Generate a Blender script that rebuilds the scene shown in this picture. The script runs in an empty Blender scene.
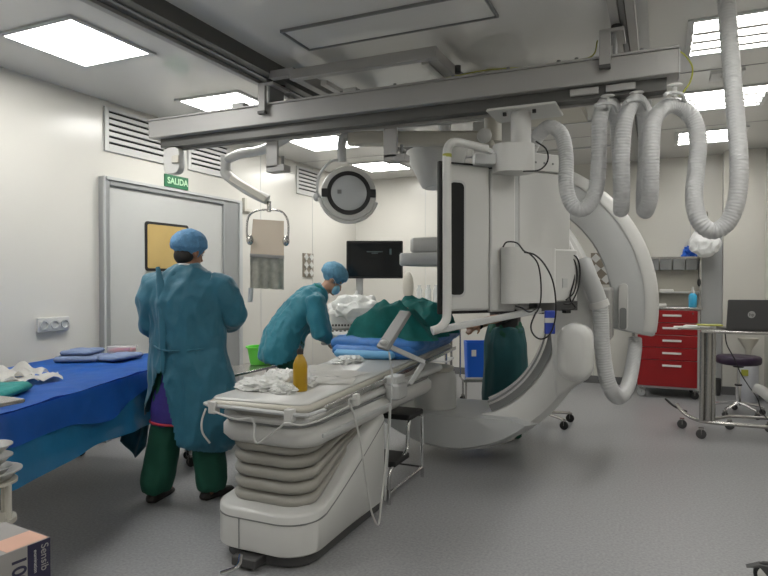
import bpy, bmesh, math, random
from mathutils import Vector, Matrix, noise
PI = math.pi
random.seed(7)
scene = bpy.context.scene
C = scene.collection
rad = math.radians

# ------------------------------------------------------------ camera, world, exposure
cam_d = bpy.data.cameras.new('camera'); cam = bpy.data.objects.new('camera', cam_d); C.objects.link(cam)
cam_d.sensor_width = 36.0; cam_d.lens = 613.0 / 768.0 * 36.0; cam_d.clip_start = 0.05
cam.location = (0, 0, 1.4)
cam.rotation_euler = (rad(90 - 0.89), 0, rad(24.2))
scene.camera = cam
w = bpy.data.worlds.new('world'); scene.world = w; w.use_nodes = True
w.node_tree.nodes['Background'].inputs[0].default_value = (0.8, 0.85, 0.9, 1)
w.node_tree.nodes['Background'].inputs[1].default_value = 0.3
vs = scene.view_settings
vs.view_transform = 'Standard'; vs.look = 'None'; vs.gamma = 1.0; vs.use_curve_mapping = False
vs.exposure = 0.0
LAMP = 21.5      # strength of the ceiling panels

# ------------------------------------------------------------ materials
def mat(name, col, rough=0.5, metal=0.0, var=0.0, vscale=8.0, bump=0.0, bscale=30.0, emit=0.0, alpha=1.0, trans=0.0, spec=0.5, coat=0.0, sheen=0.0):
    m = bpy.data.materials.new(name); m.use_nodes = True
    nt = m.node_tree; b = nt.nodes['Principled BSDF']
    b.inputs['Base Color'].default_value = (*col, 1)
    b.inputs['Roughness'].default_value = rough; b.inputs['Metallic'].default_value = metal
    b.inputs['Specular IOR Level'].default_value = spec
    b.inputs['Alpha'].default_value = alpha
    b.inputs['Transmission Weight'].default_value = trans
    b.inputs['Coat Weight'].default_value = coat
    b.inputs['Sheen Weight'].default_value = sheen
    if emit:
        b.inputs['Emission Color'].default_value = (*col, 1); b.inputs['Emission Strength'].default_value = emit
    tc = nt.nodes.new('ShaderNodeTexCoord')
    if var:
        n = nt.nodes.new('ShaderNodeTexNoise'); n.inputs['Scale'].default_value = vscale; n.inputs['Detail'].default_value = 5
        nt.links.new(tc.outputs['Object'], n.inputs['Vector'])
        r = nt.nodes.new('ShaderNodeMix'); r.data_type = 'RGBA'
        r.inputs['A'].default_value = (*[max(0, c * (1 - var)) for c in col], 1)
        r.inputs['B'].default_value = (*[min(1, c * (1 + var)) for c in col], 1)
        nt.links.new(n.outputs['Fac'], r.inputs['Factor']); nt.links.new(r.outputs['Result'], b.inputs['Base Color'])
    if bump:
        n2 = nt.nodes.new('ShaderNodeTexNoise'); n2.inputs['Scale'].default_value = bscale; n2.inputs['Detail'].default_value = 4
        nt.links.new(tc.outputs['Object'], n2.inputs['Vector'])
        bp = nt.nodes.new('ShaderNodeBump'); bp.inputs['Strength'].default_value = bump; bp.inputs['Distance'].default_value = 0.01
        nt.links.new(n2.outputs['Fac'], bp.inputs['Height']); nt.links.new(bp.outputs['Normal'], b.inputs['Normal'])
    return m
M = dict(
 wall=mat('wall_panel', (.64, .625, .58), .22, var=.03, vscale=2, bump=.02, bscale=2, spec=.45),
 ceil=mat('ceiling_panel', (.66, .655, .635), .13, var=.04, vscale=1.5, bump=.02, bscale=2, spec=.5),
 floor=mat('vinyl_floor', (.30, .302, .31), .36, var=.45, vscale=70, bump=.08, bscale=160, spec=.45),
 base=mat('cove_grey', (.13, .13, .13), .5, var=.1),
 door=mat('door_grey', (.50, .505, .49), .4, var=.03),
 doorframe=mat('door_frame_metal', (.36, .37, .37), .35, metal=.4, var=.03),
 white=mat('white_plastic', (.55, .55, .535), .33, var=.02, vscale=3),
 cream=mat('cream_plastic', (.52, .50, .44), .4, var=.03, vscale=3),
 lgrey=mat('light_grey_plastic', (.46, .47, .47), .4, var=.03, vscale=3),
 mgrey=mat('mid_grey_plastic', (.19, .195, .195), .42, var=.04),
 bellow=mat('bellow_rubber', (.30, .29, .26), .42, var=.05),
 dgrey=mat('dark_grey', (.06, .06, .06), .5, var=.1),
 black=mat('black_plastic', (.010, .010, .011), .5),
 hole=mat('dark_recess', (.01, .01, .01), .9),
 rail=mat('anodised_aluminium', (.35, .345, .335), .45, metal=.15, var=.05, vscale=4),
 raild=mat('dark_rail', (.10, .10, .095), .45, metal=.3, var=.08),
 steel=mat('stainless_steel', (.48, .47, .45), .26, metal=.9, var=.05),
 chrome=mat('chrome', (.7, .7, .7), .15, metal=1),
 red=mat('red_enamel', (.29, .006, .009), .3, var=.05, vscale=3),
 blue=mat('dark_blue_drape', (.02, .16, .62), .5, var=.15, vscale=6, bump=.5, bscale=12),
 lblue=mat('light_blue_film', (.045, .31, .60), .22, var=.25, vscale=5, bump=.6, bscale=9, alpha=.93, coat=.4),
 mblue=mat('mattress_blue', (.045, .19, .52), .45, var=.3, vscale=14, bump=.5, bscale=22),
 pad=mat('pale_blue_pad', (.16, .42, .70), .5, var=.06),
 gown=mat('teal_gown_fabric', (.013, .12, .185), .62, var=.25, vscale=7, bump=.9, bscale=11, sheen=.2),
 gown2=mat('light_teal_gown_fabric', (.02, .20, .27), .62, var=.25, vscale=7, bump=.9, bscale=13, sheen=.2),
 apron=mat('dark_green_apron', (.004, .075, .085), .6, var=.15, vscale=9, bump=.2),
 scrub=mat('green_scrub', (.006, .082, .05), .75, var=.2, vscale=9, bump=.3, bscale=25),
 green=mat('green_drape', (.006, .20, .19), .75, var=.3, vscale=10, bump=.4, bscale=30),
 purple=mat('purple_tunic', (.045, .03, .21), .75, var=.2, vscale=9, bump=.3),
 redtrim=mat('red_trim', (.35, .02, .04), .7),
 cap=mat('blue_bouffant', (.10, .26, .46), .7, var=.35, vscale=30, bump=.8, bscale=60),
 cap2=mat('light_blue_bouffant', (.12, .30, .44), .7, var=.35, vscale=30, bump=.8, bscale=60),
 mask=mat('mask_blue', (.25, .55, .72), .7, var=.05),
 skin=mat('skin', (.42, .24, .16), .5, var=.08, vscale=15),
 skind=mat('tanned_skin', (.30, .15, .09), .5, var=.08, vscale=15),
 hair=mat('black_hair', (.015, .012, .01), .6),
 cuff=mat('white_cuff', (.7, .7, .68), .8),
 paper=mat('white_paper', (.75, .74, .71), .7, var=.04),
 film=mat('clear_film', (.85, .86, .84), .3, bump=1, bscale=25, alpha=.75, coat=.2),
 yellow=mat('mustard_bottle', (.42, .25, .005), .35, var=.08),
 lime=mat('lime_plastic', (.13, .62, .06), .4),
 cyan=mat('cyan_gel', (.03, .36, .62), .2, coat=.5),
 wood=mat('amber_glass', (.50, .36, .14), .25, var=.12, vscale=3),
 pink=mat('acrylic_shield', (.70, .58, .46), .12, alpha=.62, coat=.5),
 leather=mat('marbled_lead_curtain', (.42, .42, .38), .3, var=.6, vscale=16, bump=.5, bscale=14),
 hose=mat('grey_hose', (.50, .505, .51), .42, var=.04),
 lampglass=mat('lamp_lens', (.42, .44, .45), .25, coat=.2, var=.05),
 emit=mat('panel_light', (1, .985, .94), .5, emit=LAMP),
 emit2=mat('louvred_light', (1, .985, .94), .5, emit=LAMP*.75),
 sign=mat('sign_green', (.015, .15, .06), .4), signw=mat('sign_letters', (.5, .75, .5), .5),
 screen=mat('dark_screen', (.005, .007, .009), .12), ghost=mat('screen_trace', (.05, .07, .07), .3, emit=.35),
 laptop=mat('laptop_grey', (.10, .10, .105), .38, metal=.5), logo=mat('logo_silver', (.45, .45, .45), .3),
 seat=mat('purple_vinyl', (.02, .007, .03), .45, var=.1),
 bluebox=mat('blue_crate', (.01, .12, .62), .45, var=.05),
 navy=mat('navy_carton', (.02, .018, .05), .5), carton=mat('grey_carton', (.30, .29, .28), .6, var=.06), peach=mat('peach_carton', (.62, .36, .27), .6, var=.1),
 royal=mat('royal_blue', (.02, .05, .35), .5), wire=mat('yellow_green_wire', (.35, .36, .05), .5), brown=mat('taupe_plate', (.22, .19, .15), .5),
 plastbag=mat('white_bag', (.75, .76, .76), .35, var=.08, bump=.8, bscale=14), glass=mat('clear_glass', (.85, .88, .88), .08, alpha=.35, coat=.3),
 cyl=mat('pale_cylinder', (.55, .56, .60), .4, var=.05),
)

# ------------------------------------------------------------ helpers
def inv(p):
    return (Matrix.Translation(p.location) @ Matrix.Rotation(p.rotation_euler.z, 4, 'Z')).inverted()
def obj(name, bm, m, parent=None, world=False, smooth=35, bevel=0, label=None, bseg=2):
    """link one bmesh as ONE object; world=True: its coordinates are world ones"""
    if world and parent:
        q = parent
        while q.parent: q = q.parent
        bm.transform(inv(q))
    bmesh.ops.recalc_face_normals(bm, faces=bm.faces[:])
    me = bpy.data.meshes.new(name); bm.to_mesh(me); bm.free()
    me.materials.append(M[m] if isinstance(m, str) else m)
    if smooth:
        for p in me.polygons: p.use_smooth = True
        me.set_sharp_from_angle(angle=rad(smooth))
    o = bpy.data.objects.new(name, me); C.objects.link(o)
    if parent: o.parent = parent
    if bevel:
        md = o.modifiers.new('bevel', 'BEVEL'); md.width = bevel; md.segments = bseg; md.limit_method = 'ANGLE'; md.angle_limit = rad(40)
    if label: o['label'] = label
    return o
def thing(name, label, cat, loc=(0, 0, 0), rotz=0, group=None):
    o = bpy.data.objects.new(name, None); C.objects.link(o); o.empty_display_size = .1
    o.location = loc; o.rotation_euler = (0, 0, rotz)
    return tag(o, label, cat, group)
def tag(o, label, cat, group=None):
    o['label'] = label; o['category'] = cat
    if group: o['group'] = group
    return o
def struct(name, bm, m, **k):
    o = obj(name, bm, m, **k); o['kind'] = 'structure'; return o
def copy_tree(o, parent=None):
    c = o.copy(); C.objects.link(c); c.parent = parent
    for ch in [x for x in C.objects if x.parent == o]: copy_tree(ch, c)
    return c
def dup(o, loc, rz, label, group=None):
    c = copy_tree(o); c.location = loc; c.rotation_euler = (0, 0, rz); c['label'] = label
    if group: c['group'] = group
    return c
def B(): return bmesh.new()
def box(bm, x0, x1, y0, y1, z0, z1, mtx=None):
    v = [bm.verts.new((x, y, z)) for z in (z0, z1) for x, y in ((x0, y0), (x1, y0), (x1, y1), (x0, y1))]
    if mtx:
        for q in v: q.co = mtx @ q.co
    for f in ((3, 2, 1, 0), (4, 5, 6, 7), (0, 1, 5, 4), (1, 2, 6, 5), (2, 3, 7, 6), (3, 0, 4, 7)): bm.faces.new([v[i] for i in f])
    return bm
def bx(*a, **k): return box(B(), *a, **k)
def rings(bm, R, cap=True, closed=False):
    """bridge a list of rings (lists of points)"""
    V = [[bm.verts.new(p) for p in r] for r in R]
    n = len(V[0]); L = len(V)
    for i in range(L if closed else L - 1):
        a, b = V[i], V[(i + 1) % L]
        for j in range(n): bm.faces.new((a[j], a[(j + 1) % n], b[(j + 1) % n], b[j]))
    if cap and not closed:
        bm.faces.new(V[0][::-1]); bm.faces.new(V[-1])
    return bm
def spline(pts, n=8):
    P = [Vector(p) for p in pts]; out = []
    if len(P) < 3: return P
    for i in range(len(P) - 1):
        p0 = P[i - 1] if i else P[0] * 2 - P[1]; p1, p2 = P[i], P[i + 1]; p3 = P[i + 2] if i + 2 < len(P) else P[-1] * 2 - P[-2]
        for k in range(n):
            t = k / n
            out.append(.5 * ((2 * p1) + (p2 - p0) * t + (2 * p0 - 5 * p1 + 4 * p2 - p3) * t * t + (3 * p1 - p0 - 3 * p2 + p3) * t ** 3))
    out.append(P[-1]); return out
def tube(bm, pts, r, seg=10, sm=0, rf=None):
    """round tube along pts; r a number or list; sm = spline subdivisions"""
    P = spline(pts, sm) if sm else [Vector(p) for p in pts]
    n = len(P)
    T = [(P[min(i + 1, n - 1)] - P[max(i - 1, 0)]).normalized() for i in range(n)]
    u = T[0].orthogonal().normalized(); R = []
    for i in range(n):
        u = (u - T[i] * u.dot(T[i])).normalized(); v = T[i].cross(u)
        rr = rf(i) if rf else (r[i] if isinstance(r, (list, tuple)) else r)
        R.append([P[i] + (u * math.cos(2 * PI * k / seg) + v * math.sin(2 * PI * k / seg)) * rr for k in range(seg)])
    return rings(bm, R)
def resample(P, step):
    out = [P[0].copy()]; acc = 0
    for a, b in zip(P, P[1:]):
        d = (b - a).length; t = step - acc
        while t <= d:
            out.append(a.lerp(b, t / d)); t += step
        acc = (acc + d) % step if d else acc
    return out
def cyl(bm, c, r, h, seg=24, r2=None):
    x, y, z = c; r2 = r if r2 is None else r2
    return rings(bm, [[(x + q * math.cos(2 * PI * k / seg), y + q * math.sin(2 * PI * k / seg), zz) for k in range(seg)] for q, zz in ((r, z), (r2, z + h))])
def lathe(bm, prof, c=(0, 0, 0), seg=24, mtx=None, cap=True):
    R = [[Vector((c[0] + r * math.cos(2 * PI * k / seg), c[1] + r * math.sin(2 * PI * k / seg), c[2] + z)) for k in range(seg)] for r, z in prof]
    if mtx: R = [[mtx @ p for p in r] for r in R]
    return rings(bm, R, cap=cap)
def rrect(x0, x1, y0, y1, r, n=6):
    out = []
    for cx, cy, a in ((x1 - r, y1 - r, 0), (x0 + r, y1 - r, 90), (x0 + r, y0 + r, 180), (x1 - r, y0 + r, 270)):
        for k in range(n + 1):
            t = rad(a + 90 * k / n); out.append((cx + r * math.cos(t), cy + r * math.sin(t)))
    return out
def rprism(bm, x0, x1, y0, y1, z0, z1, r, edge=.01):
    R = []
    for z, e in ((z0, edge), (z0 + edge, 0), (z1 - edge, 0), (z1, edge)):
        R.append([(x, y, z) for x, y in rrect(x0 + e, x1 - e, y0 + e, y1 - e, max(r - e, .002))])
    return rings(bm, R)
def ell(bm, c, r, mtx=None, seg=16, n=10):
    R = []
    for i in range(1, n):
        t = PI * i / n
        R.append([Vector((r[0] * math.sin(t) * math.cos(2 * PI * k / seg), r[1] * math.sin(t) * math.sin(2 * PI * k / seg), -r[2] * math.cos(t))) for k in range(seg)])
    m = Matrix.Translation(c) @ (mtx.to_4x4() if mtx else Matrix())
    return rings(bm, [[m @ p for p in q] for q in R])
def bar(bm, a, b, w, h):
    """rectangular bar from a to b"""
    a, b = Vector(a), Vector(b); d = (b - a); L = d.length
    q = d.to_track_quat('X', 'Z').to_matrix().to_4x4()
    return box(bm, 0, L, -w / 2, w / 2, -h / 2, h / 2, mtx=Matrix.Translation(a) @ q)
def text(name, s, size, m, parent, loc, rot, ext=.001, label=None, bold=0):
    c = bpy.data.curves.new(name, 'FONT'); c.body = s; c.size = size; c.extrude = ext; c.align_x = 'CENTER'; c.align_y = 'CENTER'; c.offset = bold
    t = bpy.data.objects.new(name, c); C.objects.link(t)
    me = bpy.data.meshes.new_from_object(t.evaluated_get(bpy.context.evaluated_depsgraph_get()))
    bpy.data.objects.remove(t)
    o = bpy.data.objects.new(name, me); C.objects.link(o); me.materials.clear(); me.materials.append(M[m])
    o.parent = parent; o.location = loc; o.rotation_euler = rot
    return o
def remesh(bm, vox, smooth_it=4):
    me = bpy.data.meshes.new('tmp'); bm.to_mesh(me); bm.free()
    o = bpy.data.objects.new('tmp', me); C.objects.link(o)
    md = o.modifiers.new('r', 'REMESH'); md.mode = 'VOXEL'; md.voxel_size = vox
    sm = o.modifiers.new('s', 'SMOOTH'); sm.factor = .5; sm.iterations = smooth_it
    bpy.context.view_layer.update()
    m2 = bpy.data.meshes.new_from_object(o.evaluated_get(bpy.context.evaluated_depsgraph_get()))
    bpy.data.objects.remove(o)
    b = bmesh.new(); b.from_mesh(m2); return b
def wrinkle(bm, amp, fx=6, fz=3, seed=0):
    """cloth folds: displaces vertices along their normals with stretched noise"""
    bm.normal_update(); off = Vector((seed * 3.1, seed * 7.7, 0))
    for v in bm.verts:
        p = Vector((v.co.x * fx, v.co.y * fx, v.co.z * fz)) + off
        v.co += v.normal * (amp * (1 - 2 * abs(noise.noise(p))) + amp * .5 * noise.noise(p * 2.7))
    return bm
def cut(bm, pred):
    f = [q for q in bm.faces if pred(q.calc_center_median())]
    bmesh.ops.delete(bm, geom=f, context='FACES'); return bm
def loft(bm, secs, seg=16):
    """secs: (center, rx, ry[, dir, side]) elliptic rings; ring plane perpendicular to path"""
    P = [Vector(s[0]) for s in secs]; n = len(P); R = []
    side = Vector((1, 0, 0))
    for i, s in enumerate(secs):
        T = (P[min(i + 1, n - 1)] - P[max(i - 1, 0)]).normalized()
        u = side - T * side.dot(T)
        if u.length < .1: u = T.orthogonal()
        u.normalize(); v = T.cross(u)
        R.append([P[i] + u * (math.cos(2 * PI * k / seg) * s[1]) + v * (math.sin(2 * PI * k / seg) * s[2]) for k in range(seg)])
    return rings(bm, R)
def caster(parent, x, y, r=.035, m='black', world=True, z=0):
    bm = B(); bar(bm, (x, y - .014, z + r), (x, y - .014, z + 2.1 * r), .03, .006); bar(bm, (x, y + .014, z + r), (x, y + .014, z + 2.1 * r), .03, .006)
    box(bm, x - .02, x + .02, y - .02, y + .02, z + 2 * r, z + 2.3 * r)
    o = obj('caster', bm, 'steel', parent, world=world)
    mt = Matrix.Translation((x, y, z + r)) @ Matrix.Rotation(PI / 2, 4, 'X')
    bm = lathe(B(), [(r * .4, -.012), (r * .9, -.012), (r, -.007), (r, .007), (r * .9, .012), (r * .4, .012)], mtx=mt, seg=18)
    obj('wheel', bm, m, o, world=world)
    return o

# ------------------------------------------------------------ the room
XL, XR, YB, YF, ZC = -4.36, 1.13, 8.63, -2.2, 2.93
struct('floor', bx(XL - .1, XR + .1, YF - .1, YB + .1, -.1, 0), 'floor')
struct('ceiling', bx(XL - .1, XR + .1, YF - .1, YB + .1, ZC, ZC + .1), 'ceil')
def wall_x(name, x0, x1, seams):
    bm = bx(x0, x1, YF, YB, 0, ZC); return struct(name, bm, 'wall')
wall_x('wall_left', XL - .1, XL, 0); wall_x('wall_right', XR, XR + .1, 0)
struct('wall_back', bx(XL - .1, XR + .1, YB, YB + .1, 0, ZC), 'wall')
struct('wall_front', bx(XL - .1, XR + .1, YF - .1, YF, 0, ZC), 'wall')
struct('trim_1', bx(.70, 1.13, YB - .22, YB, 0, ZC), 'wall')                 # shallow column in the right corner
struct('trim_2', bx(.47, .70, YB - .05, YB, .12, 1.95), 'lgrey')              # flat grey strip on the back wall beside it
def cove(name, x0, x1, y0, y1): struct(name, bx(x0, x1, y0, y1, 0, .10), 'base')
cove('baseboard_back', XL, .70, YB - .012, YB); cove('baseboard_column', .69, 1.13, YB - .232, YB - .22)
cove('baseboard_right', XR - .012, XR, YF, YB - .22)
cove('baseboard_left', XL, XL + .012, YF, 3.77); cove('baseboard_left.001', XL, XL + .012, 5.65, YB)
# fine joints between wall panels
k = 3
for x in (-3.2, -2.0, -.8, .35):
    struct('trim_%d' % k, bx(x - .003, x + .003, YB - .003, YB, .1, ZC), 'lgrey'); k += 1
for y in (-.5, .9, 6.1, 7.3):
    struct('trim_%d' % k, bx(XL, XL + .003, y - .003, y + .003, .1, ZC), 'lgrey'); k += 1
for y in (1.9, 5.1, 6.95):
    struct('trim_%d' % k, bx(XL, XR, y - .004, y + .004, ZC - .003, ZC), 'mgrey'); k += 1
for y in (4.62, 6.25, 7.5):          # light strips of the raised middle ceiling
    struct('trim_%d' % k, bx(-2.45, -.3, y - .02, y + .02, ZC - .02, ZC), 'lgrey'); k += 1
# door
d = struct('door_1', bx(XL + .002, XL + .035, 3.84, 5.35, .01, 2.20), 'door')
bm = B(); box(bm, XL, XL + .06, 3.77, 3.84, 0, 2.27); box(bm, XL, XL + .06, 5.35, 5.65, 0, 2.27); box(bm, XL, XL + .06, 3.84, 5.35, 2.20, 2.27)
obj('door_frame', bm, 'doorframe', d, bevel=.006)
bm = B(); box(bm, XL + .06, XL + .075, 3.77, 3.785, 0, 2.27); box(bm, XL + .06, XL + .075, 5.60, 5.65, 0, 2.27); box(bm, XL + .06, XL + .075, 3.80, 5.60, 2.245, 2.27)
obj('frame_lip', bm, 'lgrey', d)
g = rings(B(), [[(x, y, z) for y, z in rrect(4.25, 4.82, 1.47, 1.93, .03)] for x in (XL + .035, XL + .043)])
o = obj('window_gasket', g, 'black', d)
g = rings(B(), [[(x, y, z) for y, z in rrect(4.275, 4.795, 1.495, 1.905, .02)] for x in (XL + .04, XL + .047)])
obj('window_pane', g, 'wood', d)
g = rings(B(), [[(x, y, z) for y, z in rrect(5.22, 5.26, .95, 1.15, .01)] for x in (XL + .035, XL + .07)])
obj('door_handle', g, 'steel', d)

# wall vents
def vent(y0, y1, z0, z1, label):
    t = thing('wall_vent', label, 'vent', (XL, (y0 + y1) / 2, z0), 0, 'louvred vents high on the left wall')
    f = B(); box(f, XL, XL + .02, y0, y0 + .04, z0, z1); box(f, XL, XL + .02, y1 - .04, y1, z0, z1); box(f, XL, XL + .02, y0 + .04, y1 - .04, z0, z0 + .03); box(f, XL, XL + .02, y0 + .04, y1 - .04, z1 - .03, z1)
    obj('vent_frame', f, 'white', t, world=True)
    obj('vent_backing', bx(XL + .001, XL + .004, y0 + .04, y1 - .04, z0 + .03, z1 - .03), 'hole', t, world=True)
    n = 6; s = (z1 - z0 - .06) / n
    for i in range(n - 1 + 1):
        zz = z0 + .03 + s * i
        obj('slat', bar(B(), (XL + .012, y0 + .04, zz + s * .30), (XL + .012, y1 - .04, zz + s * .30), .02, s * .60), 'white', t, world=True)
vent(3.83, 4.56, 2.50, 2.88, 'louvred wall vent above the door, nearest the camera')
vent(4.85, 5.50, 2.50, 2.86, 'louvred wall vent just right of the exit sign, partly under the rail')
vent(6.88, 7.46, 2.52, 2.88, 'small louvred wall vent behind the round operating lamp')
# sign, sockets, wall plates
t = thing('exit_sign', 'green SALIDA exit sign on the wall above the door', 'sign', (XL, 4.69, 2.29))
obj('panel', bx(XL + .001, XL + .015, 4.53, 4.85, 2.29, 2.41), 'sign', t, world=True)
text('lettering', 'SALIDA', .085, 'signw', t, (.017, 0.01, .06), (PI / 2, 0, PI / 2), bold=.002)
t = thing('socket_outlet', 'white triple socket outlet on the left wall', 'socket', (XL, 3.325, .98))
obj('plate', rprism(B(), XL + .001, XL + .03, 3.19, 3.46, .985, 1.095, .004, .003), 'white', t, world=True)
for y in (3.235, 3.325, 3.415):
    q = lathe(B(), [(.034, 0), (.036, .012), (.026, .012), (.024, .004)], mtx=Matrix.Translation((XL + .03, y, 1.04)) @ Matrix.Rotation(PI / 2, 4, 'Y'))
    obj('socket', q, 'lgrey', t, world=True)
def plates(name, label, mtx, w, h, cols, rows):
    t = thing(name, label, 'wall panel', mtx.translation)
    obj('backplate', box(B(), 0, w, -.015, -.001, 0, h, mtx=mtx), 'brown', t, world=True)
    for i in range(cols):
        for j in range(rows):
            c = mtx @ Matrix.Translation((w * (i + .5) / cols, -.02, h * (j + .5) / rows)) @ Matrix.Rotation(PI / 4, 4, 'Y')
            s = min(w / cols, h / rows) * .33
            obj('outlet', box(B(), -s, s, -.008, .008, -s, s, mtx=c), 'white', t, world=True)
plates('gas_outlet_panel', 'taupe outlet panel with white square sockets on the back wall', Matrix.Translation((-.84, YB, 1.32)), .26, .42, 2, 3)
plates('gas_outlet_panel', 'small taupe outlet panel behind the bending nurse', Matrix.Translation((XL, 7.04, 1.42)) @ Matrix.Rotation(PI / 2, 4, 'Z'), .26, .32, 2, 3)
t = thing('wall_bracket', 'small white L shaped fitting beside the door frame top', 'bracket', (XL, 5.75, 2.2))
bm = B(); box(bm, XL, XL + .04, 5.74, 5.78, 2.17, 2.32); box(bm, XL, XL + .04, 5.78, 5.88, 2.17, 2.2)
obj('hook', bm, 'cream', t, world=True)

# ceiling lights
def light(x, y, label, group, louvre=False, s=.6):
    t = thing('ceiling_light', label, 'ceiling light', (x, y, ZC), 0, group)
    f = B(); w_ = .035
    box(f, x - s/2 - w_, x + s/2 + w_, y - s/2 - w_, y - s/2, ZC - .012, ZC); box(f, x - s/2 - w_, x + s/2 + w_, y + s/2, y + s/2 + w_, ZC - .012, ZC)
    box(f, x - s/2 - w_, x - s/2, y - s/2, y + s/2, ZC - .012, ZC); box(f, x + s/2, x + s/2 + w_, y - s/2, y + s/2, ZC - .012, ZC)
    obj('light_frame', f, 'lgrey', t, world=True)
    obj('diffuser', bx(x - s/2, x + s/2, y - s/2, y + s/2, ZC - .008, ZC - .002), 'emit2' if louvre else 'emit', t, world=True)
    if louvre:
        for i in range(1, 4):
            yy = y - s/2 + s * i / 4
            obj('louvre', bx(x - s/2, x + s/2, yy - .022, yy + .022, ZC - .03, ZC - .010), 'white', t, world=True)
LL = {2.85: 'square ceiling light panel nearest the left foreground', 4.40: 'square ceiling light panel above the vent and the beam end',
      6.06: 'square ceiling light panel above the round lamp arm', 7.62: 'square ceiling light panel farthest back on the left'}
for y in (1.2, 2.85, 4.40, 6.06, 7.62): light(-3.46, y, LL.get(y, 'square ceiling light panel on the left behind the camera'), 'light panels left of the ceiling rails')
LR = {4.40: 'louvred ceiling light nearest on the right, behind the tall hose', 5.95: 'middle louvred ceiling light right of the beam end', 7.46: 'farthest louvred ceiling light on the right'}
for y in (-.3, 1.3, 2.85, 4.40, 5.95, 7.46): light(.48, y, LR.get(y, 'louvred ceiling light behind the camera on the right'), 'louvred lights right of the ceiling rails', True)  # near ones are unseen, added at the row's spacing to brighten the foreground
for y in (-1.0,): light(-1.5, y, 'ceiling light panel behind the camera between the rails' if y < 6 else 'ceiling light panel far back behind the beam', 'lights between the ceiling rails')  # unseen panel added as fill for the foreground, no lamp known here
t = thing('smoke_detector', 'small white ceiling fitting between the louvred lights', 'detector', (.45, 5.25, ZC))
obj('housing', bx(.34, .56, 5.15, 5.35, ZC - .02, ZC), 'lgrey', t, world=True); obj('lens', ell(B(), (.47, 5.25, ZC - .02), (.07, .05, .02)), 'white', t, world=True)
# ceiling service panel
t = thing('ceiling_panel', 'long flush rectangular service panel in the ceiling', 'ceiling panel', (-1.5, 3.37, ZC))
obj('panel', bx(-2.12, -.88, 3.22, 3.52, ZC - .012, ZC), 'ceil', t, world=True)
bm = B()
for a in ((-2.14, -.86, 3.20, 3.212), (-2.14, -.86, 3.528, 3.54), (-2.14, -2.128, 3.212, 3.528), (-.872, -.86, 3.212, 3.528)): box(bm, *a, ZC - .018, ZC)
obj('panel_frame', bm, 'mgrey', t, world=True)

# ceiling rails, along the room
def crail(x0, x1, label, side):
    t = thing('ceiling_rail', label, 'rail', ((x0 + x1) / 2, 1, ZC), 0, 'long ceiling rails')
    obj('channel', bx(x0 + .03, x1 - .03, YF, YB, 2.85, ZC), 'raild', t, world=True)
    obj('flange', bx(x0, x0 + .045, YF, YB, 2.83, ZC), 'rail', t, world=True); obj('flange', bx(x1 - .045, x1, YF, YB, 2.83, ZC), 'raild' if side else 'rail', t, world=True)
    obj('groove', bx((x0 + x1) / 2 - .012, (x0 + x1) / 2 + .012, YF, YB, 2.842, 2.85), 'mgrey', t, world=True)
crail(-2.73, -2.49, 'dark double ceiling rail running back on the left', True)
crail(-.26, -.13, 'ceiling rail above the right end of the cross beam', False)
struct('trim_%d' % k, bx(-.13, -.07, YF, YB, ZC - .03, ZC), 'lgrey'); k += 1

# cross beam
t = thing('cross_beam', 'long grey aluminium cross beam hanging below the ceiling rails', 'beam', (-1.8, 3.8, 2.52))
bm = bx(-3.75, .09, 3.73, 3.90, 2.525, 2.66)
obj('beam', bm, 'rail', t, world=True, bevel=.006)
obj('top_lip', bx(-3.75, .09, 3.72, 3.75, 2.66, 2.672), 'rail', t, world=True)
obj('lower_track', bx(-3.68, .03, 3.79, 3.88, 2.455, 2.525), 'raild', t, world=True)
obj('track_lip', bx(-3.68, .03, 3.88, 3.90, 2.44, 2.525), 'rail', t, world=True)
obj('end_cap', bx(.09, .096, 3.73, 3.90, 2.525, 2.66), 'lgrey', t, world=True)
for x in (-3.2, -2.0, -1.6, -1.2, -.85, -.55, -.45, -.1): obj('bolt', cyl(B(), (x, 3.735, 2.672), .011, .012, 8), 'mgrey', t, world=True)
def hanger(x, lab):
    h = thing('rail_trolley', lab, 'trolley', (x, 3.8, 2.55), 0, 'trolleys carrying the cross beam')
    bm = B(); box(bm, x - .03, x + .03, 3.69, 3.718, 2.60, 2.80); box(bm, x - .03, x + .1, 3.69, 3.92, 2.79, 2.81)
    obj('bracket', bm, 'rail', h, world=True, bevel=.003)
    obj('clamp', bx(x - .03, x + .03, 3.685, 3.72, 2.59, 2.61), 'dgrey', h, world=True)
    for dy in (3.72, 3.86): obj('roller', cyl(B(), (x + .06, dy, 2.81), .03, .02, 12), 'black', h, world=True)
    box_ = bx(x + .04, x + .055, 3.72, 3.9, 2.672, 2.79); obj('web', box_, 'mgrey', h, world=True)
hanger(-2.63, 'beam trolley bracket at the left ceiling rail'); hanger(-.29, 'beam trolley bracket at the right ceiling rail')
def dropper(x, z0, lab):
    h = thing('beam_stop', lab, 'bracket', (x, 3.97, z0), 0, 'grey brackets hanging below the beam')
    bm = B(); box(bm, x - .05, x + .05, 3.905, 3.93, z0, 2.64); box(bm, x - .05, x + .11, 3.905, 4.0, z0 - .03, z0 + .02)
    obj('bracket', bm, 'rail', h, world=True, bevel=.003)
    obj('bolt', cyl(B(), (x + .07, 3.95, z0 + .02), .012, .07, 8), 'mgrey', h, world=True)
dropper(-2.69, 2.24, 'grey bracket under the beam left of the round lamp'); dropper(-1.71, 2.24, 'grey bracket under the beam right of the round lamp')
t = thing('junction_box', 'white rounded box under the left end of the beam', 'box', (-3.55, 3.85, 2.4))
obj('housing', rings(B(), [[(x, y, z) for x, z in rrect(-3.66, -3.50, 2.24, 2.455, .06)] for y in (3.80, 3.87)]), 'white', t, world=True, bevel=.006)
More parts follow.
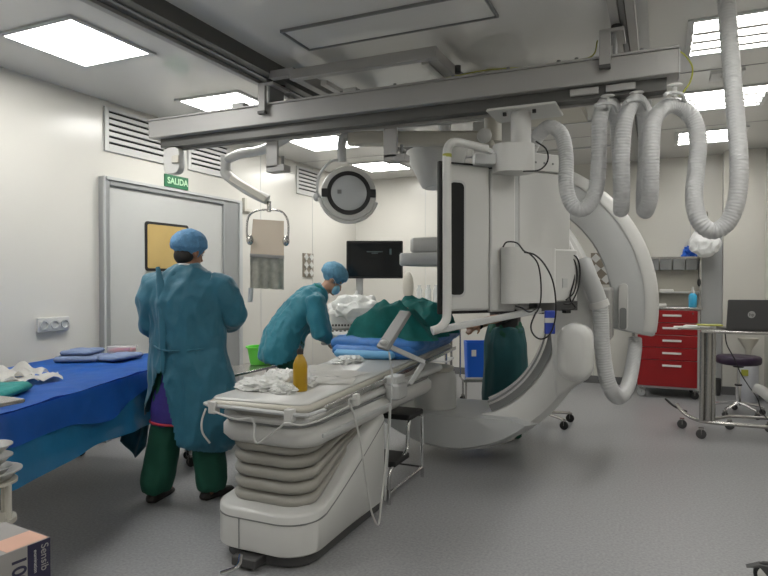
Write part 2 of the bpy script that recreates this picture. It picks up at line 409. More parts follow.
obj('switch', bx(-3.56, -3.49, 3.78, 3.80, 2.32, 2.38), 'cream', t, world=True, bevel=.005)
for i, (x, lab) in enumerate(((-.21, 'flat grey slider plate above the second hose hook'), (-.41, 'flat grey slider plate above the first hose hook'))):
    h = thing('slider_plate', lab, 'plate', (x, 3.8, 2.49), 0, 'slider plates on the lower track')
    obj('plate', bx(x - .08, x + .08, 3.765, 3.788, 2.475, 2.515), 'rail', h, world=True, bevel=.003)
# frame hung in front of the beam
t = thing('ceiling_frame', 'grey rectangular frame hung from the ceiling behind the panel', 'frame', (-1.75, 3.8, 2.85))
bm = B(); box(bm, -2.32, -1.26, 3.58, 3.64, 2.76, 2.83)
obj('front_bar', bm, 'rail', t, world=True, bevel=.005)
obj('side_bar', bar(B(), (-1.30, 3.64, 2.795), (-1.27, 4.8, 2.795), .07, .07), 'rail', t, world=True, bevel=.005)
obj('side_bar', bar(B(), (-2.28, 3.64, 2.795), (-2.25, 4.8, 2.795), .07, .07), 'rail', t, world=True, bevel=.005)
obj('light_cover', bx(-1.40, -1.35, 3.7, 4.6, 2.77, 2.80), 'white', t, world=True)
obj('light_cover', bx(-2.20, -2.15, 3.8, 4.6, 2.77, 2.80), 'white', t, world=True)
obj('rail_stub', bx(-2.50, -2.30, 3.60, 3.66, 2.80, 2.85), 'rail', t, world=True)
for y in (3.9, 4.3): obj('bolt', cyl(B(), (-1.22, y, 2.75), .02, .05, 8), 'dgrey', t, world=True)
t = thing('beam_clip', 'small grey block on top of the beam below the frame', 'clip', (-1.95, 3.8, 2.67))
obj('block', bx(-2.0, -1.9, 3.76, 3.84, 2.672, 2.71), 'lgrey', t, world=True, bevel=.004)
t = thing('beam_clip', 'light grey block on top of the beam near its left end', 'clip', (-2.9, 3.8, 2.67))
obj('block', bx(-2.95, -2.84, 3.76, 3.84, 2.672, 2.72), 'lgrey', t, world=True, bevel=.004)
bm = tube(B(), [(-1.3, 3.76, 2.68), (-1.0, 3.77, 2.70), (-.7, 3.76, 2.678), (-.45, 3.76, 2.68), (-.36, 3.77, 2.70), (-.34, 3.8, 2.79)], .004, 6, 6)
tag(obj('earth_wire', bm, 'wire'), 'thin yellow green wire lying along the top of the beam', 'wire')
bm = tube(B(), [(0.035, 3.800, 2.679), (0.101, 3.800, 2.658), (0.156, 3.800, 2.573), (0.147, 3.800, 2.486), (0.097, 3.800, 2.415)], .0045, 6, 6)
tag(obj('earth_wire', bm, 'wire'), 'yellow green wire arching off the right end of the beam', 'wire')

# ------------------------------------------------------------ operating table
TT = Matrix.Translation((-1.47, 2.40, 0)) @ Matrix.Rotation(rad(4.5), 4, 'Z') @ Matrix.Translation((1.47, -2.40, 0))
def tt(bm): bm.transform(TT); return bm
t = thing('operating_table', 'white motorised operating table with pleated bellows base in the foreground', 'operating table', (-1.78, 2.9, 0))
def baseh(y): return .275 + .32 * max(0, min(1, (y - 2.62) / .72)) ** 1.15
def body_rings(x0, x1, y0, y1, r, hf, z0, n=10):
    out = rrect(x0, x1, y0, y1, r, n); return out
# base: rounded plan, low at the front and rising to the back
def plan(x0, x1, y0, y1, rf, rb, inset=0, n=10):
    out = []; x0 += inset; x1 -= inset; y0 += inset; y1 -= inset; rf = max(rf - inset, .01); rb = max(rb - inset, .01)
    for cx, cy, a, r in ((x1 - rb, y1 - rb, 0, rb), (x0 + rb, y1 - rb, 90, rb), (x0 + rf, y0 + rf, 180, rf), (x1 - rf, y0 + rf, 270, rf)):
        for q in range(n + 1): th = rad(a + 90 * q / n); out.append((cx + r * math.cos(th), cy + r * math.sin(th)))
    return out
def densify(P, s=.04):
    out = []
    for i in range(len(P)):
        a, b = P[i], P[(i + 1) % len(P)]; d = math.dist(a, b); m = max(1, int(d / s))
        for q in range(m): out.append((a[0] + (b[0] - a[0]) * q / m, a[1] + (b[1] - a[1]) * q / m))
    return out
def slopebody(x0, x1, y0, y1, rf, rb, z0, hf, lip=.03):
    R = []
    O = densify(plan(x0, x1, y0, y1, rf, rb)); c = ((x0 + x1) / 2, (y0 + y1) / 2)
    def ins(p, e): d = Vector((c[0] - p[0], c[1] - p[1])); d.normalize(); return (p[0] + d.x * e, p[1] + d.y * e)
    for e, f in ((.02, 0), (0, .06), (0, .93), (.008, .975), (.03, 1.0), (.10, 1.0)):
        R.append([(*ins(p, e), z0 + (hf(p[1]) - z0) * f) for p in O])
    return rings(B(), R)
obj('base_shell', slopebody(-2.075, -1.50, 2.43, 3.42, .17, .10, .065, baseh), 'white', t, world=True, smooth=50)
obj('plinth', rings(B(), [[(x, y, z) for x, y in plan(-2.04, -1.53, 2.47, 3.40, .15, .08)] for z in (.012, .07)]), 'dgrey', t, world=True)
bm = B()
R = [[(x, y, baseh(y) - .050) for x, y in densify(plan(-2.078, -1.497, 2.427, 3.423, .17, .10))], [(x, y, baseh(y) - .044) for x, y in densify(plan(-2.078, -1.497, 2.427, 3.423, .17, .10))]]
obj('seam_line', rings(B(), R), 'mgrey', t, world=True)
obj('panel_joint', bx(-1.872, -1.868, 2.426, 2.432, .08, .225), 'mgrey', t, world=True)
# bellows: stacked rounded pleats whose bottom follows the slope
R = []; N = 5; S = 10
for i in range(N * S + 1):
    f = i / (N * S)
    bulge = abs(math.sin(PI * (i % S) / S)) ** .45 if i % S else 0
    e = .075 - .045 * bulge
    P = densify(plan(-2.06, -1.55, 2.52, 3.55, .15, .10, e - .03), .05) if False else densify(plan(-2.06, -1.545, 2.50, 3.40, .15, .10), .05)
    c = (-1.80, 2.96); ring = []
    for p in P:
        dd = Vector((c[0] - p[0], c[1] - p[1])); dd.normalize()
        z0 = baseh(p[1]) - .015; z1 = .585 + .035 * (p[1] - 2.5)
        ring.append((p[0] + dd.x * e, p[1] + dd.y * e, z0 + (z1 - z0) * f))
    R.append(ring)
obj('bellows', rings(B(), R), 'bellow', t, world=True, smooth=80)
obj('carriage', rprism(B(), -2.09, -1.50, 2.49, 4.3, .575, .68, .15, .03), 'white', t, world=True, smooth=50)
obj('carriage_cover', rprism(B(), -2.07, -1.52, 2.47, 4.6, .69, .735, .15, .015), 'white', t, world=True, smooth=50)
obj('gap_strip', rprism(B(), -2.07, -1.52, 2.49, 4.29, .678, .694, .15, .004), 'mgrey', t, world=True)
obj('recess', rprism(B(), -2.02, -1.56, 2.475, 4.3, .72, .77, .14, .004), 'bellow', t, world=True)
obj('tabletop', tt(rprism(B(), -2.05, -1.485, 2.44, 5.4, .765, .800, .07, .012)), 'cream', t, world=True, smooth=50)
o = obj('mattress_pad', tt(rprism(B(), -2.035, -1.50, 2.455, 5.38, .796, .812, .06, .007)), 'white', t, world=True, smooth=50)
obj('side_rail', tt(bar(B(), (-1.445, 2.55, .775), (-1.445, 5.3, .775), .012, .028)), 'steel', t, world=True, bevel=.003)
obj('end_rail', tube(B(), [(-2.075, 2.56, .775), (-2.07, 2.42, .775), (-2.04, 2.405, .775), (-1.52, 2.405, .77), (-1.47, 2.42, .77), (-1.46, 2.56, .77)], .010, 8), 'lgrey', t, world=True)
for x in (-2.0, -1.56):
    h = obj('rail_clamp', bx(x - .022, x + .022, 2.385, 2.425, .735, .795), 'white', t, world=True, bevel=.005)
h = obj('rail_clamp', bx(-1.448, -1.42, 2.82, 2.86, .74, .80), 'white', t, world=True, bevel=.004)
obj('side_rail', bar(B(), (-1.44, 2.5, .66), (-1.44, 3.3, .66), .01, .02), 'lgrey', t, world=True, bevel=.003)
# foot brake
bm = B(); box(bm, -1.88, -1.74, 2.38, 2.48, .015, .06)
obj('foot_brake', bm, 'dgrey', t, world=True, bevel=.006)
h = obj('brake_lever', tube(B(), [(-1.80, 2.35, .09), (-1.78, 2.30, .06), (-1.85, 2.27, .03)], .010, 8, 4), 'chrome', t, world=True)

cord = [(-2.03, 2.38, .76), (-2.05, 2.375, .70), (-2.05, 2.38, .64), (-2.04, 2.42, .58)]
tag(obj('cord', tube(B(), cord, .005, 6, 8), 'white'), 'short white cord hanging at the left corner of the table end', 'cord')
cord = [(-1.98, 2.38, .75), (-1.86, 2.40, .72), (-1.79, 2.41, .73), (-1.76, 2.405, .71), (-1.755, 2.395, .65), (-1.73, 2.39, .62), (-1.67, 2.39, .66), (-1.6, 2.385, .71), (-1.56, 2.38, .735), (-1.50, 2.41, .725), (-1.46, 2.56, .73), (-1.45, 2.83, .75)]
tag(obj('cord', tube(B(), cord, .005, 6, 6), 'white'), 'white cord looped across the end of the operating table', 'cord')
cord = [(-1.43, 2.86, .77)] + [Vector(q) for q in ((-1.420, 2.730, 0.789), (-1.420, 2.786, 0.702), (-1.420, 2.866, 0.528), (-1.420, 2.926, 0.326), (-1.420, 2.988, 0.144), (-1.420, 3.078, 0.029), (-1.420, 3.119, 0.127), (-1.430, 3.182, 0.248), (-1.440, 3.247, 0.431))] + [(-1.49, 3.42, .70)]
tag(obj('cord', tube(B(), cord, .0055, 6, 8), 'white'), 'thin white cord looping down the side of the operating table', 'cord')

# hand control tablet on the table rail
t = thing('control_panel', 'grey tilted control tablet clamped to the operating table', 'control panel', (-1.48, 3.5, .8))
a, b, c_, e_ = [Vector(q) for q in ((-1.474, 3.555, 1.183), (-1.526, 3.309, 0.980), (-1.380, 3.488, 1.183), (-1.446, 3.290, 0.968))]
n_ = (b - a).cross(c_ - a).normalized() * .025
R = [[a, a.lerp(b, .93), b, e_, e_.lerp(c_, .93), c_], [p + n_ for p in (a, a.lerp(b, .93), b, e_, e_.lerp(c_, .93), c_)]]
obj('housing', rings(B(), R), 'mgrey', t, world=True, bevel=.006)
ctr = (b + e_) / 2 + n_ * 1.1
obj('knob', ell(B(), ctr + (a - b) * .12, (.028, .018, .018)), 'lgrey', t, world=True)
obj('arm', bar(B(), (-1.484, 3.361, 0.995), (-1.328, 3.561, 0.882), .03, .03), 'lgrey', t, world=True, bevel=.006)
obj('arm', bar(B(), (-1.328, 3.561, 0.882), (-1.407, 3.523, 0.746), .03, .03), 'lgrey', t, world=True, bevel=.006)
obj('clamp', bx(-1.54, -1.45, 3.42, 3.56, .73, .80), 'lgrey', t, world=True, bevel=.01)
obj('joint_box', rprism(B(), -1.53, -1.43, 3.40, 3.56, .66, .755, .03, .01), 'lgrey', t, world=True)
obj('cable', tube(B(), [(-1.454, 3.308, 0.966), (-1.437, 3.314, 0.830), (-1.434, 3.291, 0.686), (-1.448, 3.279, 0.393), (-1.458, 3.272, 0.217), (-1.483, 3.313, 0.081)], .006, 6, 6), 'lgrey', t, world=True)

# things on the operating table
t = thing('mattress', 'folded blue patient mattress at the far half of the operating table', 'mattress', (-1.8, 4.6, .81))
bm = tt(rprism(B(), -2.13, -1.47, 4.06, 5.40, .815, .905, .10, .03)); 
bmesh.ops.subdivide_edges(bm, edges=bm.edges[:], cuts=1)
obj('mattress_core', bm, 'mblue', t, world=True, smooth=60)
bm = remesh(tt(rprism(B(), -2.16, -1.44, 4.12, 5.5, .86, .95, .08, .03)), .02, 3); wrinkle(bm, .014, 5, 12, 2)
bmesh.ops.delete(bm, geom=[v for v in bm.verts if False], context='VERTS')
obj('sheet', bm, 'mblue', t, world=True, smooth=60)
bm = tt(rprism(B(), -2.08, -1.6, 4.02, 4.25, .816, .875, .05, .02)); obj('end_pad', bm, 'pad', t, world=True, smooth=60)

# ------------------------------------------------------------ C-arm X-ray machine
def arc(bm, c, prof, a0, a1, n=48):
    """sweep a closed (radius, y) profile through angles a0..a1 (degrees, in the XZ plane)"""
    R = []
    for i in range(n + 1):
        th = rad(a0 + (a1 - a0) * i / n)
        R.append([(c[0] + r * math.cos(th), y, c[1] + r * math.sin(th)) for r, y in prof])
    return rings(bm, R)
t = thing('c_arm_machine', 'large white C shaped X-ray machine around the far end of the operating table', 'X-ray machine', (-1.45, 4.7, 0))
cc = (-1.45, 1.15)
obj('c_arm', arc(B(), cc, [(.80, 4.46), (.86, 4.42), (.99, 4.42), (1.035, 4.47), (1.035, 4.83), (.99, 4.88), (.80, 4.88)], -72, 78), 'white', t, world=True, smooth=40)
obj('inner_track', arc(B(), cc, [(.715, 4.47), (.72, 4.44), (.80, 4.44), (.80, 4.86), (.715, 4.86)], -66, 76), 'mgrey', t, world=True, smooth=40)
obj('track_rail', arc(B(), cc, [(.70, 4.50), (.715, 4.50), (.715, 4.54), (.70, 4.54)], -66, 76), 'chrome', t, world=True)
obj('track_rail', arc(B(), cc, [(.735, 4.43), (.75, 4.43), (.75, 4.44), (.735, 4.44)], -66, 76), 'chrome', t, world=True)
# lower body: bottom follows the circle, flat crescent top
prof = []
for i in range(25):
    th = rad(-138 + (-50 + 138) * i / 24); prof.append((cc[0] + 1.03 * math.cos(th), cc[1] + 1.03 * math.sin(th)))
top = []
for i in range(17):
    f = i / 16; x = prof[-1][0] - .14 + (prof[0][0] + .1 - prof[-1][0] + .14) * f
    z = .40 - .02 * math.sin(PI * f) + (.20 * (1 - f) ** 3) * 0
    top.append((x, z))
poly = prof + top
cx_ = sum(p[0] for p in poly) / len(poly); cz_ = sum(p[1] for p in poly) / len(poly)
R = []
for y, s in ((4.36, .90), (4.39, .97), (4.46, 1.0), (4.96, 1.0), (5.02, .97), (5.05, .9)): R.append([(cx_ + (x - cx_) * s, y, cz_ + (z - cz_) * s) for x, z in poly])
obj('lower_body', rings(B(), R), 'lgrey', t, world=True, smooth=40)
obj('lower_rim', arc(B(), cc, [(.99, 4.40), (1.045, 4.44), (1.045, 4.96), (.99, 5.0)], -136, -62), 'white', t, world=True)
obj('tube_housing', lathe(B(), [(.165, 0), (.17, .02), (.17, .24), (.155, .29), (.14, .30), (.135, .33), (.08, .335)], (-1.63, 4.62, .37), 32), 'white', t, world=True, smooth=40)
obj('housing_cap', lathe(B(), [(.142, 0), (.150, .01), (.150, .03), (.13, .036)], (-1.63, 4.62, .67), 32), 'cream', t, world=True, smooth=40)
# detector over the patient
o = obj('detector', rprism(B(), -1.87, -1.30, 4.42, 4.92, 1.50, 1.60, .05, .012), 'lgrey', t, world=True, smooth=50)
obj('detector_cover', rprism(B(), -1.80, -1.34, 4.46, 4.88, 1.60, 1.72, .06, .02), 'white', t, world=True, smooth=50)
obj('detector_column', rprism(B(), -1.5, -1.22, 4.52, 4.82, 1.70, 2.17, .05, .01), 'white', t, world=True)
# outer arc from the ceiling, with its slot and hub
hc = (-1.27, 1.18)
obj('support_arm', arc(B(), hc, [(.92, 5.20), (1.18, 5.20), (1.245, 5.25), (1.26, 5.34), (1.26, 5.48), (1.2, 5.55), (.92, 5.55)], -11, 96, 60), 'lgrey', t, world=True, smooth=40, bevel=.012)
obj('rim_cover', arc(B(), hc, [(1.17, 5.195), (1.19, 5.195), (1.253, 5.245), (1.268, 5.34), (1.268, 5.48), (1.23, 5.53), (1.24, 5.34), (1.225, 5.27)], -9.5, 96, 60), 'white', t, world=True, smooth=60)
bm = rings(B(), [[(x, y, z) for x, z in rrect(-.295, -.225, .99, 1.36, .03)] for y in (5.165, 5.2)]); obj('slot_plate', bm, 'white', t, world=True, bevel=.005)
bm = rings(B(), [[(x, y, z) for x, z in rrect(-.285, -.235, 1.0, 1.17, .02)] for y in (5.155, 5.17)]); obj('slot_grip', bm, 'mgrey', t, world=True)
obj('hub', bx(-.62, -.33, 4.88, 5.2, .93, 1.33), 'rail', t, world=True, bevel=.02)
obj('ceiling_column', bx(-1.5, -1.05, 5.22, 5.53, 2.3, 2.93), 'white', t, world=True, bevel=.02)
obj('ceiling_plate', bx(-1.6, -.62, 4.6, 6.0, 2.86, 2.93), 'cream', t, world=True)
bm = B(); R = []
for y, e in ((4.02, .05), (4.04, .015), (4.08, 0), (4.18, 0), (4.22, .03)):
    R.append([(x, y, z) for x, z in rrect(-.60 + e, -.385 - e, .74 + e, 1.11 - e, .10 - e, 8)])
obj('bumper_pad', rings(bm, R), 'white', t, world=True, smooth=50)
obj('bumper_arm', bx(-.56, -.43, 4.2, 4.50, .82, 1.0), 'lgrey', t, world=True, bevel=.02)
obj('upright', rings(B(), [[(x, y, z) for x, z in ((-.66, .55), (-.43, .72), (-.40, 1.15), (-.47, 1.45), (-.60, 1.72), (-.72, 1.78), (-.70, 1.1))] for y in (4.38, 4.62)]), 'white', t, world=True, bevel=.03, bseg=3)
obj('cable_elbow', tube(B(), [(-0.473, 4.340, 1.512), (-0.436, 4.300, 1.417), (-0.399, 4.315, 1.323), (-0.368, 4.327, 1.229)], .058, 14, 4), 'lgrey', t, world=True, smooth=60)
obj('cuff', tube(B(), [(-0.374, 4.325, 1.249), (-0.362, 4.330, 1.209)], .066, 14), 'white', t, world=True)

def hose(name, pts, r, label, m='hose', step=.0065, plain=False, seg=14):
    P = resample(spline(pts, 14), .0042)
    bm = tube(B(), P, r, seg, rf=(lambda i: r * (1 + (0 if plain else .036 * (1, .5, -1, -.5)[i % 4]))))
    return tag(obj(name, bm, m, smooth=80), label, 'hose')
hose('corrugated_hose', [(-0.362, 4.330, 1.223), (-0.355, 4.331, 1.122), (-0.348, 4.332, 0.955), (-0.322, 4.340, 0.754), (-0.287, 4.376, 0.644), (-0.254, 4.587, 0.569), (-0.215, 4.878, 0.587), (-0.190, 5.111, 0.706), (-0.175, 5.285, 0.844), (-0.177, 5.318, 0.921)], .052, 'ribbed grey hose hanging in a U below the X-ray machine arc')
# the ceiling hose
o = hose('ceiling_hose', [(-0.767, 4.001, 2.228), (-0.711, 3.972, 2.306), (-0.639, 3.950, 2.351), (-0.563, 3.929, 2.296), (-0.527, 3.888, 2.155), (-0.518, 3.834, 1.964), (-0.488, 3.824, 1.853), (-0.436, 3.824, 1.809), (-0.379, 3.828, 1.848), (-0.340, 3.826, 1.958), (-0.329, 3.812, 2.154), (-0.323, 3.796, 2.337), (-0.288, 3.836, 2.436),
  (-0.243, 3.920, 2.382), (-0.228, 3.968, 2.175), (-0.213, 3.926, 1.928), (-0.208, 3.839, 1.800), (-0.199, 3.757, 1.905), (-0.198, 3.717, 2.125), (-0.178, 3.729, 2.317), (-0.129, 3.797, 2.413),
  (-0.083, 3.882, 2.343), (-0.077, 3.925, 2.154), (-0.085, 3.863, 1.912), (-0.077, 3.766, 1.781), (-0.051, 3.691, 1.860), (-0.046, 3.652, 2.045), (-0.038, 3.660, 2.236), (0.011, 3.705, 2.329), (0.082, 3.759, 2.351), (0.158, 3.792, 2.285),
  (0.188, 3.781, 2.159), (0.178, 3.752, 1.991), (0.167, 3.700, 1.822), (0.194, 3.667, 1.700), (0.256, 3.672, 1.651), (0.326, 3.682, 1.697), (0.366, 3.680, 1.820), (0.375, 3.687, 1.992), (0.363, 3.730, 2.238), (0.341, 3.770, 2.569), (0.324, 3.811, 2.854), (0.320, 3.833, 2.950)], .044, 'long ribbed grey hose looping under the beam and rising to the ceiling')
for px, lab in (((-.28, 3.80), 'white hose hook at the first hose arch from the left'), ((-.125, 3.80), 'white hose hook at the second hose arch'), ((.07, 3.74), 'white hose hook at the right end of the beam')):
    h = thing('hose_hook', lab, 'hook', (px[0], px[1], 2.4), 0, 'hooks holding the ceiling hose')
    bm = B(); ell(bm, (px[0], px[1] - .02, 2.455), (.04, .02, .012)); cyl(bm, (px[0], px[1] - .02, 2.395), .012, .07, 10)
    obj('stem', bm, 'white', h, world=True)
    obj('strap', tube(B(), [(px[0] - .05, px[1] - .2, 2.36), (px[0] - .03, px[1] - .1, 2.395), (px[0] + .03, px[1] - .06, 2.395), (px[0] + .05, px[1], 2.36)], .010, 6, 5), 'lgrey', h, world=True)

# ------------------------------------------------------------ display unit
DX = Matrix.Translation((-1.197, 3.531, 0)) @ Matrix.Rotation(rad(49), 4, 'Z')
t = thing('monitor_bank', 'large white ceiling hung monitor housing seen from behind', 'monitor', (-.8, 3.8, 1.2))
def D(name, m, *a, **k): return obj(name, box(B(), *a, mtx=DX), m, t, world=True, **k)
D('front_housing', 'white', .02, .34, 0, .045, 1.20, 2.10, bevel=.015)
D('rear_housing', 'white', .344, .535, -.005, .045, 1.19, 2.09, bevel=.012)
D('spine', 'lgrey', .535, .575, .02, .045, 1.2, 2.08)
D('back_box', 'white', .575, 1.0, .015, .045, 1.19, 2.10, bevel=.01)
D('top_bar', 'white', .46, 1.02, .00, .10, 2.10, 2.22, bevel=.01)
D('screen_bezel', 'black', 0.0, 1.0, .045, .075, 1.18, 2.12, bevel=.008)
D('screen', 'screen', .03, 1.01, .075, .08, 1.22, 2.10)
R = [[DX @ Vector((x, y, z)) for x, z in rrect(.05, .158, 1.285, 2.0, .035)] for y in (-.006, .0)]
o = obj('recess_frame', rings(B(), R), 'lgrey', t, world=True)
R = [[DX @ Vector((x, y, z)) for x, z in rrect(.045, .145, 1.30, 1.985, .03)] for y in (-.009, -.0061)]
obj('recess', rings(B(), R), 'hole', t, world=True)
R = [[DX @ Vector((x, y, z)) for x, y in rrect(.40, .78, -.13, .0, .05)] for z in (1.245, 1.255, 1.585, 1.595)]
obj('cable_box', rings(B(), R), 'white', t, world=True, smooth=40)
D('cable_box_cover', 'white', .72, .99, -.07, .02, 1.25, 1.59, bevel=.01)
D('outlet', 'lgrey', .86, .90, -.075, -.07, 1.34, 1.40)
D('connector_plate', 'dgrey', .66, .99, -.07, .05, 1.19, 1.25)
for i in range(6):
    D('bolt', 'mgrey', .62 + i * .07, .632 + i * .07, -.004, .0, 2.15, 2.162)
for i, (x0, z0) in enumerate(((.70, 1.17), (.80, 1.18), (.90, 1.17))):
    D('plug', 'white' if i == 1 else 'black', x0, x0 + .045, -.06, -.02, z0, z0 + .05, bevel=.004)
def dcable(pts, lab, r=.0052):
    bm = tube(B(), pts, r, 6, 8); return tag(obj('cable', bm, 'black'), lab, 'cable', 'black cables behind the monitor housing')
dcable([(-0.868, 3.692, 1.591), (-0.841, 3.683, 1.620), (-0.786, 3.707, 1.614), (-0.747, 3.724, 1.566), (-0.714, 3.739, 1.548), (-0.670, 3.758, 1.487), (-0.652, 3.763, 1.361), (-0.661, 3.779, 1.239), (-0.699, 3.794, 1.170)], 'black cable arching over the left top of the grey cable box')
dcable([(-0.739, 3.684, 1.558), (-0.679, 3.710, 1.540), (-0.631, 3.775, 1.481), (-0.594, 3.844, 1.378), (-0.577, 3.850, 1.238), (-0.592, 3.874, 1.113), (-0.625, 3.858, 1.045), (-0.670, 3.837, 1.027), (-0.709, 3.820, 1.058), (-0.721, 3.816, 1.113), (-0.697, 3.850, 1.192)], 'black cable with the lowest loop below the monitor housing')
dcable([(-0.535, 4.203, 1.562), (-0.498, 4.219, 1.535), (-0.480, 4.226, 1.456), (-0.488, 4.198, 1.337), (-0.526, 4.147, 1.240), (-0.565, 4.107, 1.234)], 'outermost black cable at the right edge of the cable box')
dcable([(-0.540, 4.200, 1.548), (-0.510, 4.213, 1.509), (-0.497, 4.218, 1.423), (-0.511, 4.177, 1.311), (-0.553, 4.113, 1.260)], 'inner black cable at the right edge of the cable box')
dcable([(-0.542, 4.211, 1.536), (-0.523, 4.218, 1.483), (-0.515, 4.209, 1.390), (-0.535, 4.165, 1.272), (-0.504, 4.178, 1.206), (-0.576, 4.102, 1.195)], 'lowest hanging black cable at the right edge of the cable box')
dcable([(-0.666, 3.810, 1.232), (-0.716, 3.754, 1.197), (-0.760, 3.734, 1.221), (-0.799, 3.717, 1.233)], 'black cable running left under the cable box')
t2 = thing('blue_tag', 'dark blue pouch with a white band hanging under the cable box', 'pouch', (-0.604, 3.912, 1.110))
a0 = Vector((-0.626, 3.902, 1.110))
obj('pouch', bar(B(), a0 + Vector((0, 0, -.045)), a0 + Vector((.004, 0, .075)), .06, .03).copy() if False else box(B(), -.028, .036, -.014, .014, -.055, .09, mtx=Matrix.Translation(a0) @ Matrix.Rotation(rad(24), 4, 'Z')), 'royal', t2, world=True, bevel=.006)
obj('band', box(B(), -.030, .038, -.016, .016, .015, .045, mtx=Matrix.Translation(a0) @ Matrix.Rotation(rad(24), 4, 'Z')), 'white', t2, world=True)
# its handle rail
t3 = t
obj('handle_rail', tube(B(), [(-0.934, 3.562, 2.165), (-1.015, 3.483, 2.179), (-1.082, 3.409, 2.188), (-1.108, 3.375, 2.161), (-1.118, 3.369, 2.103), (-1.110, 3.347, 1.848), (-1.101, 3.323, 1.505), (-1.093, 3.300, 1.233), (-1.095, 3.287, 1.166), (-1.119, 3.253, 1.123), (-1.156, 3.225, 1.107)], .025, 14, 6), 'white', t, world=True, smooth=70)
obj('rail_label', tube(B(), [(-1.117, 3.370, 2.115), (-1.117, 3.370, 2.095)], .0265, 14), 'wire', t, world=True)
obj('lower_bar', bar(B(), (-1.135, 3.268, 1.110), (-0.680, 4.077, 1.201), .05, .035), 'lgrey', t, world=True, bevel=.006)
obj('rail_stub', bar(B(), (-1.015, 3.483, 2.179), (-0.917, 3.614, 2.155), .03, .03), 'lgrey', t, world=True, bevel=.004)
# ceiling suspension
s = thing('monitor_suspension', 'white round column and swivel joint carrying the monitor housing under the beam', 'bracket', (-.79, 3.85, 2.06))
obj('mounting_plate', rprism(B(), -.98, -.56, 3.70, 4.02, 2.425, 2.44, .02, .004), 'white', s, world=True)
obj('column', cyl(B(), (-.79, 3.83, 2.2), .062, .225, 28), 'white', s, world=True, smooth=50)
for q in (-.09, .09): obj('bolt', cyl(B(), (-.79 + q, 3.78, 2.405), .012, .022, 8), 'black', s, world=True)
J = Matrix.Translation((-.82, 3.82, 2.14)) @ Matrix.Rotation(rad(24), 4, 'Z')
bm = rings(B(), [[J @ Vector((x, y, z)) for x, y in rrect(-.14, .11, -.10, .10, .08, 8)] for z in (-.085, -.07, .07, .085)])
obj('swivel_joint', bm, 'white', s, world=True, smooth=40)
obj('joint_box', box(B(), -.26, -.13, -.06, .06, -.04, .03, mtx=J), 'lgrey', s, world=True, bevel=.006)
obj('loose_cable', tube(B(), [J @ Vector(q) for q in ((.10, -.10, .09), (.16, -.11, .04), (.17, -.11, -.03), (.12, -.11, -.085), (.02, -.12, -.095))], .005, 6, 6), 'black', s, world=True)

# ------------------------------------------------------------ round operating lamp on its long spring arm
t = thing('operating_lamp', 'round operating lamp with black ring on a long grey arm', 'operating lamp', (-2.14, 4.1, 2.04))
A0 = Vector((-2.139, 4.100, 2.447)); A1 = Vector((-1.116, 4.230, 2.378))
obj('spring_arm', bar(B(), A0, A1, .07, .11), 'cream', t, world=True, bevel=.02)
obj('arm_end', bar(B(), (-1.129, 4.224, 2.371), (-1.060, 4.233, 2.374), .13, .14), 'cream', t, world=True, bevel=.02)
obj('arm_post', cyl(B(), tuple(Vector((-1.067, 4.230, 2.353))), .06, .5, 20), 'cream', t, world=True)
mt = Matrix.Translation((-1.108, 4.146, 2.381)) @ Matrix.Rotation(rad(24.2), 4, 'Z') @ Matrix.Rotation(PI / 2, 4, 'X')
obj('pivot_knob', lathe(B(), [(.05, 0), (.05, .02), (.035, .03)], mtx=mt), 'white', t, world=True)
obj('upper_arm', bar(B(), (-2.135, 4.158, 2.519), (-1.117, 4.397, 2.565), .05, .03), 'lgrey', t, world=True, bevel=.008)
obj('drop_tube', tube(B(), [(-2.080, 4.150, 2.496), (-2.153, 4.095, 2.469), (-2.180, 4.081, 2.417), (-2.179, 4.079, 2.274)], .034, 14, 5), 'lgrey', t, world=True, smooth=60)
obj('yoke', tube(B(), [(-2.186, 4.077, 2.289), (-2.247, 4.049, 2.281), (-2.309, 4.020, 2.221), (-2.342, 4.004, 2.139), (-2.348, 3.999, 2.011)], .011, 10, 6), 'lgrey', t, world=True)
LM = Matrix.Translation((-2.110, 4.052, 2.027)) @ Matrix.Rotation(rad(24.2 + 8), 4, 'Z') @ Matrix.Rotation(rad(90 - 6), 4, 'X')
obj('lamp_head', lathe(B(), [(.10, -.10), (.16, -.07), (.195, -.01), (.205, .012), (.198, .026), (.16, .03)], mtx=LM, seg=48), 'white', t, world=True, smooth=50)
obj('black_ring', lathe(B(), [(.163, .028), (.163, .040), (.132, .040), (.132, .028)], mtx=LM, seg=48), 'black', t, world=True)
obj('lens', lathe(B(), [(.134, .025), (.134, .036), (.10, .044), (.02, .047)], mtx=LM, seg=48), 'lampglass', t, world=True, smooth=60)
obj('black_tab', box(B(), -.20, -.155, -.03, .03, .02, .042, mtx=LM), 'black', t, world=True, bevel=.004)
obj('black_tab', box(B(), .155, .20, -.03, .03, .02, .042, mtx=LM), 'black', t, world=True, bevel=.004)
obj('lens_mark', box(B(), -.085, -.055, -.01, .02, .040, .046, mtx=LM), 'mgrey', t, world=True)
obj('lens_mark', box(B(), .07, .09, -.02, .02, .038, .044, mtx=LM), 'mgrey', t, world=True)
obj('grip_rim', tube(B(), [LM @ Vector((.215 * math.cos(th), .215 * math.sin(th), .01)) for th in [rad(q) for q in range(190, 352, 9)]], .014, 8), 'white', t, world=True)
obj('pivot', bx(-.02, .02, -.02, .02, -.03, .03) if False else ell(B(), (-2.348, 3.999, 2.011), (.03, .03, .035)), 'lgrey', t, world=True)
